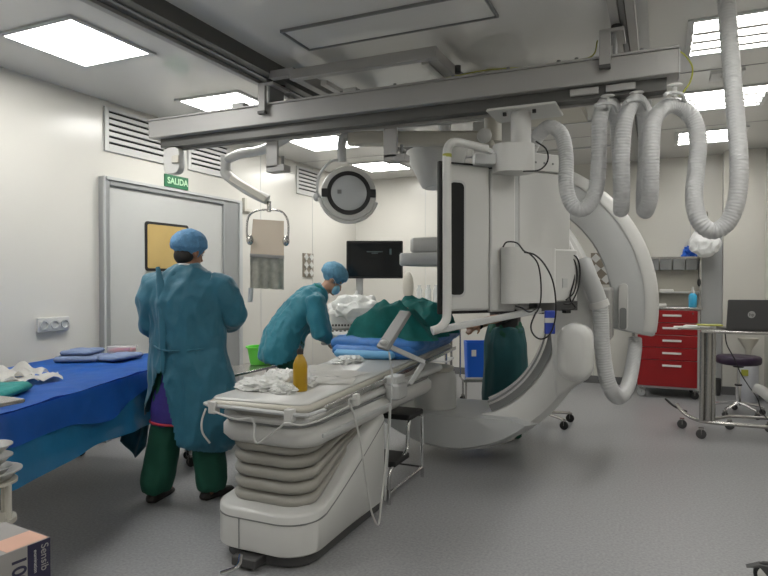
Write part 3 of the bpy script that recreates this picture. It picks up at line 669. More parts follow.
# second white lamp head
t = thing('lamp_dome', 'white bowl shaped lamp head partly hidden behind the monitor housing', 'lamp', (-1.42, 4.95, 2.15))
c_ = Vector((-1.654, 4.807, 2.154))
mt = Matrix.Translation(c_) @ Matrix.Rotation(rad(-6), 4, 'Y')
obj('shade', lathe(B(), [(.13, 0), (.15, .01), (.245, .26), (.25, .31), (.20, .33)], mtx=mt, seg=36), 'white', t, world=True, smooth=50)
obj('lens', lathe(B(), [(.125, -.004), (.125, .004), (.05, .006)], mtx=mt, seg=36), 'lgrey', t, world=True)
obj('stem', tube(B(), [c_ + Vector((.03, 0, .32)), c_ + Vector((.06, 0, .70))], .05, 16), 'white', t, world=True)

# ------------------------------------------------------------ hanging lead shield
t = thing('lead_shield', 'hanging acrylic radiation shield with marbled lower curtain on a white arm', 'shield', (-3.0, 4.35, 1.3))
obj('upper_arm', tube(B(), [(-2.701, 4.178, 2.539), (-2.994, 4.210, 2.458), (-3.190, 4.176, 2.435), (-3.361, 4.208, 2.405)], .040, 12, 4), 'white', t, world=True, smooth=60)
obj('elbow', cyl(B(), tuple(Vector((-3.360, 4.207, 2.320))), .045, .12, 16), 'white', t, world=True)
obj('lower_arm', tube(B(), [(-3.368, 4.204, 2.320), (-3.344, 4.213, 2.269), (-3.189, 4.281, 2.150), (-3.034, 4.350, 2.066)], [.045] * 13 , 12, 4), 'white', t, world=True, smooth=60)
obj('arm_cover', bar(B(), (-3.303, 4.188, 2.246), (-3.026, 4.309, 2.061), .02, .055), 'cream', t, world=True, bevel=.008)
obj('ceiling_stem', tube(B(), [(-2.701, 4.178, 2.539), (Vector((-2.701, 4.178, 2.539)) + Vector((0, 0, .4)))], .035, 12), 'white', t, world=True)
obj('swivel', cyl(B(), tuple(Vector((-3.025, 4.352, 1.964))), .018, .09, 12), 'steel', t, world=True)
obj('yoke', tube(B(), [(-3.171, 4.282, 1.718), (-3.194, 4.272, 1.760), (-3.187, 4.278, 1.913), (-3.126, 4.307, 1.972), (-3.025, 4.352, 1.981), (-2.925, 4.397, 1.964), (-2.878, 4.417, 1.879), (-2.877, 4.414, 1.726)], .009, 8, 5), 'steel', t, world=True)
for px in (250, 286): obj('clamp', ell(B(), {250: (-3.171, 4.282, 1.726), 286: (-2.892, 4.407, 1.718)}[px], (.03, .03, .045)), 'steel', t, world=True)
p0, p1, p2, p3 = [Vector(q) for q in ((-3.161, 4.312, 1.906), (-2.965, 4.487, 1.897), (-2.963, 4.483, 1.568), (-3.182, 4.297, 1.583))]
dn = (p1 - p0).cross(p3 - p0).normalized() * .012
obj('acrylic_panel', rings(B(), [[p0, p1, p2, p3], [q + dn for q in (p0, p1, p2, p3)]]), 'pink', t, world=True)
obj('bottom_strip', rings(B(), [[p3 + dn * 1.5, p2 + dn * 1.5, p2 + Vector((0, 0, .03)) + dn * 1.5, p3 + Vector((0, 0, .03)) + dn * 1.5], [p3 - dn, p2 - dn, p2 + Vector((0, 0, .03)) - dn, p3 + Vector((0, 0, .03)) - dn]]), 'carton', t, world=True)
bm = B(); nx, nz = 24, 10; d_ = (p2 - p3); R = []
for s_ in (0, 1):
    pass
G = []
for j in range(nz + 1):
    row = []
    for i in range(nx + 1):
        p = p3 + d_ * (i / nx) + Vector((0, 0, -.265 * j / nz)); p += dn * (1.2 * math.sin(i * .9) * (.3 + j / nz))
        row.append(bm.verts.new(p))
    G.append(row)
for j in range(nz):
    for i in range(nx): bm.faces.new((G[j][i], G[j][i + 1], G[j + 1][i + 1], G[j + 1][i]))
bmesh.ops.solidify(bm, geom=bm.faces[:], thickness=.006)
obj('lead_curtain', bm, 'leather', t, world=True, smooth=60)
bm = tube(B(), [(-3.160, 4.280, 1.319), (-3.167, 4.275, 1.200)], .022, 10); obj('curtain_weight', bm, 'lgrey', t, world=True)

# ------------------------------------------------------------ people
def limb(bm, pts, rs, seg=14):
    return loft(bm, [(p, r if not isinstance(r, tuple) else r[0], r if not isinstance(r, tuple) else r[1]) for p, r in zip(pts, rs)], seg)
def hand(bm, wrist, d, palm, side, curl=.5, s=1.0):
    """palm plus five bent fingers. d: direction of the hand, palm: palm normal, side: thumb side"""
    d, palm, side = Vector(d).normalized(), Vector(palm).normalized(), Vector(side).normalized()
    w_ = Vector(wrist)
    secs = [(w_ - d * .02, .030, .022), (w_ + d * .02, .036, .019), (w_ + d * .06, .042, .017), (w_ + d * .092, .040, .014)]
    P = [Vector(q[0]) for q in secs]; R = []
    for (c, a, b) in secs: R.append([c + side * (a * s * math.cos(2 * PI * k / 12)) + palm * (b * s * math.sin(2 * PI * k / 12)) for k in range(12)])
    rings(bm, R)
    for i, (off, L) in enumerate(((.030, .068), (.010, .078), (-.010, .072), (-.029, .056))):
        p = w_ + d * .082 * s + side * off * s; dd = d.copy(); r = .0095 * s; pts = [p - d * .02]; 
        for j, fr in enumerate((.45, .32, .23)):
            pts.append(p.copy()); dd = (dd + palm * curl * (.55 + .2 * j)).normalized(); p = p + dd * L * s * fr
        pts.append(p.copy()); tube(bm, pts, [r, r, r * .95, r * .88, r * .7][:len(pts)], 8)
    p = w_ + d * .025 * s + side * .028 * s; q = p + (side * .8 + d * .6 + palm * .4).normalized() * .04 * s; z = q + (d + palm * .5 + side * .1).normalized() * .03 * s
    tube(bm, [p, q, z, z + (d + palm * .4).normalized() * .018], [.014 * s, .012 * s, .0105 * s, .007 * s], 8)
def face_frame(fwd, up):
    f = Vector(fwd).normalized(); r = f.cross(Vector(up)).normalized(); u = r.cross(f)
    return Matrix((r, f, u)).transposed()      # local x right, y forward, z up
def head(bm, c, F):
    """head with jaw, nose, brow, lips and ears"""
    c = Vector(c)
    def at_(x, y, z): return c + F @ Vector((x, y, z))
    ell(bm, at_(0, -.012, .025), (.076, .095, .088), F)
    ell(bm, at_(0, .022, -.048), (.056, .066, .066), F)
    ell(bm, at_(0, .088, -.012), (.013, .018, .026), F); ell(bm, at_(0, .102, -.026), (.015, .014, .011), F)
    ell(bm, at_(0, .074, -.062), (.025, .016, .010), F); ell(bm, at_(0, .066, -.096), (.024, .02, .016), F)
    for s_ in (-1, 1): ell(bm, at_(s_ * .079, -.012, -.008), (.009, .02, .032), F); ell(bm, at_(s_ * .03, .073, .026), (.028, .013, .010), F)
def person(label, loc, rz, J, skin='skin', vox=.008):
    """J: joints in local metres (x right, y forward). Returns the Empty; body is one continuous mesh"""
    t = thing('person', label, 'person', loc, rz)
    bm = B(); V = {k_: Vector(v) for k_, v in J.items() if k_ not in ('F',)}
    F = J['F']
    up = (V['chest'] - V['hips']).normalized()
    limb(bm, [V['hips'] - up * .10, V['hips'], V['waist'], V['chest'], V['neck'] - up * .05, V['neck']], [(.12, .09), (.165, .115), (.135, .10), (.165, .11), (.12, .07), (.055, .055)])
    limb(bm, [V['neck'] - up * .04, V['neck'], V['head'] - F @ Vector((0, .01, .05)), V['head']], [.06, .056, .054, .05])
    head(bm, V['head'], F)
    for s_ in 'lr':
        limb(bm, [V['chest'].lerp(V['sh' + s_], .3), V['sh' + s_], V['sh' + s_].lerp(V['el' + s_], .5), V['el' + s_], V['el' + s_].lerp(V['wr' + s_], .35), V['wr' + s_]], [.07, .056, .046, .038, .040, .026])
        d = (V['wr' + s_] - V['el' + s_]).normalized(); pl = Vector(J.get('palm' + s_, (0, 0, -1)));
        pl = (pl - d * pl.dot(d)).normalized(); sd = d.cross(pl) * (1 if s_ == 'l' else -1)
        hand(bm, V['wr' + s_], d, pl, -sd, J.get('curl', Vector((.35, 0, 0))).x if False else .4)
        limb(bm, [V['hips'].lerp(V['hp' + s_], .6), V['hp' + s_], V['hp' + s_].lerp(V['kn' + s_], .5), V['kn' + s_], V['kn' + s_].lerp(V['an' + s_], .35), V['an' + s_], V['an' + s_] - Vector((0, 0, .03))], [.09, .088, .072, .054, .056, .036, .034])
        td = Vector(J.get('toe', (0, 1, 0))).normalized()
        limb(bm, [V['an' + s_] - td * .05 - Vector((0, 0, .035)), V['an' + s_] + td * .05 - Vector((0, 0, .045)), V['an' + s_] + td * .15 - Vector((0, 0, .055))], [(.034, .030), (.042, .028), (.040, .018)])
    bm = remesh(bm, vox, 3)
    body = obj('body', bm, skin, t, smooth=80)
    for s_ in (-1, 1):
        e = obj('eye', ell(B(), V['head'] + F @ Vector((s_ * .03, .077, .008)), (.013, .010, .009), F), 'white', t)
        obj('iris', ell(B(), V['head'] + F @ Vector((s_ * .03, .085, .008)), (.006, .004, .006), F), 'black', e)
    return t, V, F
def bouffant(t, c, F, m, r=(.105, .125, .098), seed=0, off=(0, -.022, .055)):
    bm = B(); ell(bm, (0, 0, 0), r, None, 40, 24)
    for v in bm.verts:
        v.co += v.co.normalized() * (.006 * noise.noise(v.co * 38 + Vector((seed, 0, 0))) + .006 * math.sin(math.atan2(v.co.y, v.co.x) * 22) * (1 if v.co.z < 0 else .3))
        if v.co.z < -.03: v.co.x *= .86; v.co.y *= .88
    M4 = Matrix.Translation(Vector(c) + F @ Vector(off)) @ F.to_4x4() @ Matrix.Rotation(rad(14), 4, 'X')
    bm.transform(M4); return obj('cap', bm, m, t, smooth=80)
def shoe(t, an, td, m):
    an = Vector(an); td = Vector(td).normalized(); bm = B()
    limb(bm, [an - td * .085 + Vector((0, 0, -.035)), an - td * .06 + Vector((0, 0, -.035)), an + td * .02 + Vector((0, 0, -.035)), an + td * .10 + Vector((0, 0, -.045)), an + td * .165 + Vector((0, 0, -.052)), an + td * .185 + Vector((0, 0, -.055))],
         [(.02, .015), (.042, .042), (.046, .045), (.05, .036), (.042, .026), (.015, .012)])
    for v in bm.verts: v.co.z = max(v.co.z, .002)
    return obj('shoe', bm, m, t, smooth=60)
def trousers(t, V, m, leg_r=.105, cuff=.12, seed=0, z_end=.06):
    bm = B()
    limb(bm, [V['waist'] - Vector((0, 0, .06)), V['hips'], V['hips'] - Vector((0, 0, .10))], [(.165, .135), (.19, .155), (.15, .13)])
    for s_ in 'lr':
        a = V['an' + s_]; e = Vector((a.x, a.y, z_end))
        limb(bm, [V['hp' + s_] + Vector((0, 0, .03)), V['hp' + s_].lerp(V['kn' + s_], .5), V['kn' + s_], V['kn' + s_].lerp(e, .55), e + Vector((0, 0, .05)), e], [leg_r, leg_r, leg_r * .9, leg_r * .95, cuff * .95, cuff * .8])
    bm = remesh(bm, .014, 4); wrinkle(bm, .010, 9, 4, seed)
    return obj('trousers', bm, m, t, smooth=80)

# person in the teal gown, seen from behind, beside the blue table
F1 = face_frame((.45, .85, -.22), (0, 0, 1))
J1 = dict(hips=(-.02, 0, .93), waist=(0, -.02, 1.12), chest=(0, -.01, 1.34), neck=(-.01, 0, 1.50), head=(.0, .045, 1.615), F=F1,
  shl=(-.20, 0, 1.43), shr=(.20, .02, 1.42), ell=(-.26, .02, 1.16), elr=(.30, .06, 1.22), wrl=(-.10, .26, 1.12), wrr=(.12, .27, 1.16),
  hpl=(-.10, 0, .90), hpr=(.10, 0, .90), knl=(-.15, 0, .50), knr=(.12, .03, .50), anl=(-.22, -.02, .09), anr=(.14, .05, .09), toe=(.1, 1, 0))
t, V, F = person('person in teal gown and blue hair cap seen from behind beside the blue draped table', (-2.68, 3.03, 0), rad(20), J1, 'skind')
bouffant(t, V['head'], F, 'cap', (.112, .13, .10), 1)
obj('hair', ell(B(), V['head'] + F @ Vector((0, -.05, -.03)), (.072, .062, .062), F), 'hair', t)
bm = tube(B(), [(-.07, -.03, 1.50), (-.03, -.07, 1.53), (.04, -.06, 1.53), (.08, .0, 1.50)], .012, 8, 5); obj('collar', bm, 'cuff', t)
trousers(t, V, 'scrub', .11, .108, 3)
bm = B(); limb(bm, [(-.02, -.01, .52), (-.03, -.01, .60), (-.01, 0, .9), (0, 0, 1.2), (0, 0, 1.45)], [(.23, .15), (.22, .15), (.185, .13), (.17, .12), (.15, .09)])
bm = remesh(bm, .016, 3); wrinkle(bm, .008, 7, 2, 5); obj('tunic', bm, 'purple', t, smooth=80)
bm = tube(B(), [(-.02 + .235 * math.cos(a), -.01 + .155 * math.sin(a), .525) for a in [2 * PI * q / 24 for q in range(25)]], .008, 6); obj('tunic_hem', bm, 'redtrim', t)
bm = B()
loft(bm, [((.01, .0, .33), .22, .14), ((.03, .0, .42), .305, .185), ((.03, 0, .6), .31, .185), ((.02, 0, .8), .285, .175), ((0, -.005, .98), .245, .155), ((0, -.01, 1.15), .245, .15), ((0, -.01, 1.3), .255, .15), ((0, -.01, 1.40), .245, .135), ((0, -.01, 1.47), .165, .105), ((0, -.01, 1.515), .085, .08), ((0, -.01, 1.53), .07, .065)], 24)
limb(bm, [(-.16, 0, 1.40), (-.22, 0, 1.40), (-.255, .0, 1.28), (-.265, .02, 1.16), (-.21, .13, 1.10), (-.10, .25, 1.11)], [.09, .10, .095, .09, .075, .05])
limb(bm, [(.16, 0, 1.40), (.22, .02, 1.38), (.27, .03, 1.29), (.29, .06, 1.215), (.25, .15, 1.17), (.14, .26, 1.16)], [.09, .095, .09, .088, .07, .05])
bm = remesh(bm, .011, 4); wrinkle(bm, .014, 5, 2.2, 9); wrinkle(bm, .010, 11, 6, 4)
def gap(p):
    z = p.z
    if z < .34 + .12 * (p.x > .0) * 0 - .0: return True
    if p.y < .08 and z < .86:
        f = (.86 - z) / .34; xc = -.12 - .05 * f; wdt = .015 + .135 * min(f, 1.6)
        if abs(p.x - xc) < wdt: return True
    if z < .50 + .5 * (p.x + .05) * -0.6 and p.x < -.30: return False
    return z < .40 - .25 * max(0, p.x)
cut(bm, gap); t.scale = (.92, 1, .967); t.location.x -= .03; t.location.y -= .015
obj('gown', bm, 'gown', t, smooth=80)
bm = B(); loft(bm, [((-.155, -.115, 1.52), .014, .006), ((-.12, -.145, 1.40), .030, .010), ((-.10, -.165, 1.1), .022, .008), ((-.10, -.165, .86), .012, .006)]); obj('back_flap', bm, 'gown', t)
bm = tube(B(), [(.24, -.06, 1.02), (.1, -.16, 1.0), (-.1, -.17, 1.0), (-.24, -.06, 1.04)], .006, 6, 5); obj('waist_tie', bm, 'gown', t)
td = (.1, 1, 0); shoe(t, (V['anl'].x, V['anl'].y, .06), td, 'hair'); shoe(t, (V['anr'].x, V['anr'].y, .06), (.5, .8, 0), 'hair')

# nurse bending over the operating table
F2 = face_frame((.12, .80, -.60), (0, .45, .9))
J2 = dict(hips=(0, -.10, .86), waist=(0, -.01, 1.02), chest=(0, .13, 1.20), neck=(0, .26, 1.32), head=(.0, .365, 1.42), F=F2,
  shl=(-.17, .19, 1.26), shr=(.17, .17, 1.25), ell=(-.22, .26, 1.02), elr=(.20, .22, .98), wrl=(-.12, .36, .90), wrr=(.12, .355, .895),
  hpl=(-.09, -.10, .84), hpr=(.09, -.10, .84), knl=(-.10, -.02, .46), knr=(.10, -.02, .46), anl=(-.11, -.08, .09), anr=(.11, -.06, .09))
t, V, F = person('masked person in teal gown and blue hair cap bending over the operating table', (-2.86, 4.34, 0), rad(24.2 - 90 + 10), J2)
bouffant(t, V['head'], F, 'cap2', (.112, .135, .102), 4)
obj('mask', ell(B(), V['head'] + F @ Vector((0, .062, -.052)), (.058, .046, .052), F), 'mask', t)
for s_ in (-1, 1): obj('mask_loop', tube(B(), [V['head'] + F @ Vector(q) for q in ((s_ * .05, .06, -.03), (s_ * .079, .02, .0), (s_ * .086, -.02, .01))], .003, 6, 4), 'white', t)
trousers(t, V, 'scrub', .10, .11, 8)
bm = B()
limb(bm, [(0, -.17, .72), (0, -.15, .80), (0, -.11, .92), (0, -.03, 1.05), (0, .08, 1.18), (0, .17, 1.26), (0, .24, 1.31), (0, .27, 1.335)], [(.25, .19), (.25, .20), (.225, .185), (.20, .165), (.20, .155), (.185, .13), (.11, .09), (.07, .06)], 24)
for s_, k_ in ((-1, 'l'), (1, 'r')):
    limb(bm, [V['sh' + k_] - Vector((s_ * .05, 0, 0)), V['sh' + k_], V['sh' + k_].lerp(V['el' + k_], .5), V['el' + k_], V['el' + k_].lerp(V['wr' + k_], .6)], [.085, .085, .085, .078, .048])
bm = remesh(bm, .011, 4); wrinkle(bm, .014, 7, 3.5, 21); wrinkle(bm, .010, 13, 8, 5)
cut(bm, lambda p: p.z < .73 + .25 * (p.y + .15))
obj('gown', bm, 'gown2', t, smooth=80); t.scale = (.92, .87, .975); t.location.x += .075; t.location.y += .045
bm = tube(B(), [(-.08, .21, 1.37), (0, .185, 1.385), (.08, .21, 1.37), (.085, .26, 1.33)], .014, 8, 5); obj('collar', bm, 'green', t)
for k_ in 'lr': obj('cuff', limb(B(), [V['el' + k_].lerp(V['wr' + k_], .55), V['el' + k_].lerp(V['wr' + k_], .95)], [.043, .036]), 'cuff', t)
for k_ in 'lr': shoe(t, (V['an' + k_].x, V['an' + k_].y, .06), (0, 1, 0), 'white')

# third person, standing behind the X-ray machine
F3 = face_frame((0, .9, -.4), (0, 0, 1))
J3 = dict(hips=(0, 0, .92), waist=(0, 0, 1.08), chest=(0, .02, 1.30), neck=(0, .04, 1.45), head=(0, .09, 1.56), F=F3,
  shl=(-.19, .02, 1.38), shr=(.19, .02, 1.38), ell=(-.22, .04, 1.07), elr=(.23, .02, 1.04), wrl=(-.14, .30, 1.01), wrr=(-.02, .26, .965),
  hpl=(-.10, 0, .90), hpr=(.10, 0, .90), knl=(-.12, 0, .50), knr=(.12, 0, .50), anl=(-.14, -.03, .09), anr=(.14, .03, .09))
t, V, F = person('person in black top and dark green apron standing behind the X-ray machine', (-1.26, 5.46, 0), rad(24.2 + 90), J3, 'skin')
bouffant(t, V['head'], F, 'cap', (.11, .13, .10), 6)
trousers(t, V, 'scrub', .105, .12, 12)
bm = B(); limb(bm, [(0, .0, .84), (0, 0, .95), (0, .01, 1.2), (0, .02, 1.36), (0, .03, 1.43)], [(.19, .14), (.18, .13), (.19, .13), (.17, .11), (.08, .07)], 20)
for s_, k_ in ((-1, 'l'), (1, 'r')): limb(bm, [V['sh' + k_] - Vector((s_ * .05, 0, 0)), V['sh' + k_], V['sh' + k_].lerp(V['el' + k_], .6), V['el' + k_], V['el' + k_].lerp(V['wr' + k_], .12)], [.075, .075, .066, .06, .052])
bm = remesh(bm, .014, 3); wrinkle(bm, .006, 8, 3, 2); obj('shirt', bm, 'black', t, smooth=80)
bm = B(); limb(bm, [(0, 0, .26), (0, 0, .34), (0, 0, .6), (0, 0, .82), (0, 0, .94), (0, 0, .97)], [(.23, .19), (.245, .20), (.235, .19), (.225, .18), (.20, .155), (.19, .145)], 24)
bm = remesh(bm, .014, 3); wrinkle(bm, .012, 6, 1.6, 33); obj('apron', bm, 'apron', t, smooth=80)
obj('watch', limb(B(), [V['elr'].lerp(V['wrr'], .86), V['elr'].lerp(V['wrr'], .95)], [.034, .033]), 'black', t)
for k_ in 'lr': shoe(t, (V['an' + k_].x, V['an' + k_].y, .06), (0, 1, 0), 'scrub')

# patient lying on the table, knees raised, under green drapes
F4 = face_frame((0, .1, 1), (0, 1, .1))
J4 = dict(hips=(0, -.42, 1.04), waist=(0, -.22, 1.03), chest=(0, -.02, 1.045), neck=(0, .17, 1.04), head=(0, .29, 1.055), F=face_frame((0, .1, 1), (0, 1, -.1)),
  shl=(-.17, .08, 1.03), shr=(.17, .08, 1.03), ell=(-.19, -.14, 1.0), elr=(.19, -.14, 1.0), wrl=(-.10, -.30, 1.06), wrr=(.10, -.30, 1.06),
  hpl=(-.09, -.44, 1.04), hpr=(.09, -.44, 1.04), knl=(-.12, -.66, 1.18), knr=(.10, -.66, 1.18), anl=(-.10, -.70, 1.02), anr=(.08, -.70, 1.02), toe=(0, -1, .15))
t, V, F = person('patient lying on the blue mattress under dark green surgical drapes', (-1.93, 5.0, -.05), rad(4.5), J4, 'skin')
obj('cap', ell(B(), (0, .34, 1.055), (.10, .08, .105)), 'green', t)
bm = B(); nx, ny = 60, 90; G = []
def dh(x, y):
    """height of the green drape; x,y in world metres"""
    h = .945
    def hump(cx, cy, sx, sy, a): return a * math.exp(-((x - cx) / sx) ** 2 - ((y - cy) / sy) ** 2)
    x += (y - 4.4) * .08
    def sq(cx, cy, sx, sy, a): return a * math.exp(-abs((x - cx) / sx) ** 3.5 - abs((y - cy) / sy) ** 3)
    h = .955 + max(sq(-1.92, 4.34, .27, .20, .215), sq(-1.86, 4.92, .30, .42, .20)) + hump(-1.62, 4.75, .12, .14, .05) + hump(-2.0, 5.1, .15, .2, .05) + .035 * (1 - 2 * abs(noise.noise(Vector((x * 6, y * 6, 8)))))
    h += .035 * (1 - 2 * abs(noise.noise(Vector((x * 7, y * 5, 1))))) + .012 * noise.noise(Vector((x * 14, y * 14, 4)))
    return h
for j in range(ny + 1):
    row = []
    for i in range(nx + 1):
        u_, v_ = i / nx, j / ny
        y = 4.16 + v_ * .94 + .02 * math.sin(u_ * 14); x = -2.22 - (y - 4.4) * .08 + u_ * (.70 + .03 * math.sin(v_ * 17))
        z = dh(x, y); e = min(u_, 1 - u_, v_) * 12
        if e < 1: z = .945 + (z - .945) * max(0, e) ** .6
        row.append(bm.verts.new((x, y, z)))
    G.append(row)
for j in range(ny):
    for i in range(nx): bm.faces.new((G[j][i], G[j][i + 1], G[j + 1][i + 1], G[j + 1][i]))
bmesh.ops.solidify(bm, geom=bm.faces[:], thickness=.006)
tag(obj('green_drape', bm, 'green', smooth=80), 'crumpled dark green surgical drape covering the patient on the blue mattress', 'drape')

# ------------------------------------------------------------ blue draped instrument table on the left
TX = Matrix.Translation((-3.43, 2.60, 0)) @ Matrix.Rotation(rad(18), 4, 'Z')
t = thing('instrument_table', 'long instrument table hidden under the blue drape, only castors showing', 'table', (-3.43, 2.60, 0), rad(18))
obj('tabletop', bx(-.48, .48, -1.05, 1.05, .755, .785), 'steel', t)
for x in (-.44, .44):
    for y in (-1.0, 1.0):
        obj('leg', cyl(B(), (x, y, .09), .016, .67, 10), 'steel', t)
        caster(t, x, y, .035, world=False)
obj('lower_shelf', bx(-.45, .45, -1.0, 1.0, .50, .52), 'steel', t)
def per(nper, grow):
    out = []
    P = densify(rrect(-.50 - grow, .50 + grow, -1.07 - grow, 1.07 + grow, .06 + grow * .6, 6), .022)
    return P
def skirt(name, z_top, z_bot, grow0, grow1, amp, m, seed, hem=0.0, cover=False, thick=.003, zfun=None):
    P = densify(rrect(-.50, .50, -1.07, 1.07, .06, 6), .022); N = len(P); c = Vector((0, 0)); R = []
    nz = 16
    def nrm(i):
        a, b = Vector(P[i - 1]), Vector(P[(i + 1) % N]); d = (b - a).normalized(); return Vector((d.y, -d.x))
    s_ = 1 if nrm(0).dot(Vector(P[0])) > 0 else -1
    for j in range(nz + 1):
        f = j / nz; ring = []
        for i in range(N):
            L = i * .022; n_ = nrm(i) * s_
            zb = z_bot + hem * noise.noise(Vector((P[i][0] * 1.8, P[i][1] * 1.8, seed)))
            if zfun: zb = zfun(P[i], zb)
            z = z_top + (zb - z_top) * f
            k_ = amp * f ** .8 * (.6 + math.sin(L * 9 + 2 * noise.noise(Vector((L * 1.1, 0, seed)))) * .5 + 1.2 * noise.noise(Vector((L * 3.5, z * 3, seed))))
            g = grow0 + (grow1 - grow0) * f + k_
            ring.append((P[i][0] + n_.x * g, P[i][1] + n_.y * g, z))
        R.append(ring)
    bm = rings(B(), R, cap=False)
    if cover:       # rounded shoulder and top sheet
        bm2 = B(); nx, ny = 34, 72; G = []
        for j in range(ny + 1):
            row = []
            for i in range(nx + 1):
                x = -.5 + i / nx; y = -1.07 + 2.14 * j / ny
                z = z_top + .010 * (1 - 2 * abs(noise.noise(Vector((x * 3, y * 2, 7))))) + .006 * noise.noise(Vector((x * 9, y * 9, 3)))
                row.append(bm.verts.new((x * 1.0, y * 1.0, max(z, z_top - .004))))
            G.append(row)
        for j in range(ny):
            for i in range(nx): bm.faces.new((G[j][i], G[j][i + 1], G[j + 1][i + 1], G[j + 1][i]))
    bmesh.ops.solidify(bm, geom=bm.faces[:], thickness=thick)
    return obj(name, bm, m, smooth=80)
def darkhem(p, z): return z
o = skirt('blue_drape', .800, .655, .006, .03, .018, 'blue', 2, .10, True)
o.location = (-3.43, 2.60, 0); o.rotation_euler.z = rad(18); tag(o, 'dark blue sterile drape over the top of the long instrument table', 'drape')
o = skirt('plastic_drape', .78, .47, -.002, .022, .030, 'lblue', 5, .03, False, .002)
o.location = (-3.43, 2.60, 0); o.rotation_euler.z = rad(18); tag(o, 'light blue translucent plastic skirt hanging below the dark blue drape', 'drape')
bm = B(); G = []
for j in range(15):
    row = []
    for i in range(13):
        u_, f = i / 12, j / 14
        a_ = Vector((-3.09, 2.98, .76)).lerp(Vector((-2.98, 3.02, .70)), u_); b_ = Vector((-3.20, 2.94, .345)).lerp(Vector((-3.06, 3.0, .30)), u_) + Vector((0, 0, -.09 * math.sin(PI * u_)))
        p_ = a_.lerp(b_, f); row.append(bm.verts.new(p_ + Vector((.012, -.03, 0)) * math.sin(u_ * 8 + f * 2)))
    G.append(row)
for j in range(14):
    for i in range(12): bm.faces.new((G[j][i], G[j][i + 1], G[j + 1][i + 1], G[j + 1][i]))
bmesh.ops.solidify(bm, geom=bm.faces[:], thickness=.003)
o = obj('drape_corner', bm, 'gown', smooth=80)
tag(o, 'teal drape corner hanging low at the far end of the instrument table', 'drape')
# things lying on it
def cloth(c, rz, sx, sy, h, m, lab, name='folded_cloth', grp=None, seed=0):
    bm = rprism(B(), -sx / 2, sx / 2, -sy / 2, sy / 2, 0, h, .03, h * .4)
    bm = remesh(bm, .008, 2); wrinkle(bm, .004, 14, 14, seed)
    for v in bm.verts: v.co.z = max(v.co.z, 0)
    o = obj(name, bm, m, smooth=80); o.location = c; o.rotation_euler.z = rz
    return tag(o, lab, 'cloth', grp)
M['gblue'] = mat('grey_blue_cloth', (.14, .19, .32), .8, var=.15, bump=.3)
cloth((-3.80, 3.13, .812), rad(30), .30, .26, .035, 'gblue', 'folded grey blue surgical cloth lying lower on the blue drape', seed=1)
cloth((-3.62, 3.30, .812), rad(10), .20, .34, .03, 'gblue', 'folded grey blue cloth on the blue drape, right of the stack', seed=2)
cloth((-3.83, 3.17, .853), rad(22), .22, .26, .03, 'gblue', 'small folded blue cloth on top of the cloth stack', seed=3)
cloth((-3.93, 3.22, .812), rad(50), .20, .22, .045, 'paper', 'white paper pack behind the folded cloths', seed=4)
cloth((-3.10, 1.98, .812), rad(30), .34, .34, .04, 'green', 'teal folded towel at the left edge of the photo', 'folded_towel', seed=8)
t = thing('specimen_tray', 'small clear tray with red liquid at the far end of the blue drape', 'tray', (-3.93, 3.62, .812), rad(24))
bm = rprism(B(), -.09, .09, -.06, .06, 0, .022, .02, .004); obj('liquid', bm, 'redtrim', t)
bm = rprism(B(), -.10, .10, -.07, .07, 0, .05, .02, .004); obj('tray', bm, 'glass', t)

# ------------------------------------------------------------ items on the operating table
t = thing('spray_bottle', 'yellow bottle with black cap standing on the operating table', 'bottle', (-1.712, 2.74, .812))
obj('bottle', lathe(B(), [(.034, 0), (.0375, .006), (.0375, .13), (.036, .145), (.024, .175), (.015, .187), (.014, .195)], (0, 0, 0), 28), 'yellow', t, smooth=50)
obj('cap', lathe(B(), [(.017, .192), (.017, .212), (.013, .222), (.006, .224), (.005, .236)], (0, 0, 0), 20), 'black', t)
def heap(c, r, h, m, lab, name, seed, sx=1, sy=1, rz=0):
    bm = B(); bmesh.ops.create_icosphere(bm, subdivisions=5, radius=1)
    for v in bm.verts:
        p = v.co.copy(); q = 1 + .55 * (1 - 2 * abs(noise.noise(p * 2.2 + Vector((seed * 5.1, 0, 0))))) * .6 + .25 * noise.noise(p * 5 + Vector((0, seed * 3.3, 0)))
        v.co = Vector((p.x * r * q * sx, p.y * r * q * sy, max(0, p.z * h * q + h * .25)))
    o = obj(name, bm, m, smooth=28); o.location = c; o.rotation_euler.z = rz
    return tag(o, lab, 'packaging')
heap((-1.93, 2.70, .812), .09, .045, 'film', 'crumpled clear plastic wrapper at the left end of the operating table', 'plastic_wrapper', 1, 1.3, .9)
heap((-1.83, 2.86, .812), .10, .06, 'film', 'tallest crumpled clear wrapper left of the yellow bottle', 'plastic_wrapper', 2, 1, 1.1)
heap((-1.96, 2.92, .812), .07, .05, 'film', 'small crumpled wrapper behind the other wrappers', 'plastic_wrapper', 3, 1.1, 1.2)
heap((-1.76, 2.66, .812), .05, .035, 'film', 'small clear wrapper touching the yellow bottle', 'plastic_wrapper', 4, 1.2, .9)
def sheet(c, rz, sx, sy, lab, seed, amp=.014):
    bm = B(); G = []
    for j in range(13):
        G.append([bm.verts.new((-sx / 2 + sx * i / 12, -sy / 2 + sy * j / 12, .004 + amp * abs(noise.noise(Vector((i * .25, j * .25, seed)))))) for i in range(13)])
    for j in range(12):
        for i in range(12): bm.faces.new((G[j][i], G[j][i + 1], G[j + 1][i + 1], G[j + 1][i]))
    bmesh.ops.solidify(bm, geom=bm.faces[:], thickness=.002)
    o = obj('paper_sheet', bm, 'paper', smooth=60); o.location = c; o.rotation_euler.z = rz; return tag(o, lab, 'paper')
sheet((-1.72, 3.05, .814), rad(20), .30, .22, 'white paper sheet behind the yellow bottle', 1)
sheet((-1.80, 3.32, .814), rad(-12), .32, .26, 'white paper sheet in the middle of the operating table', 2)
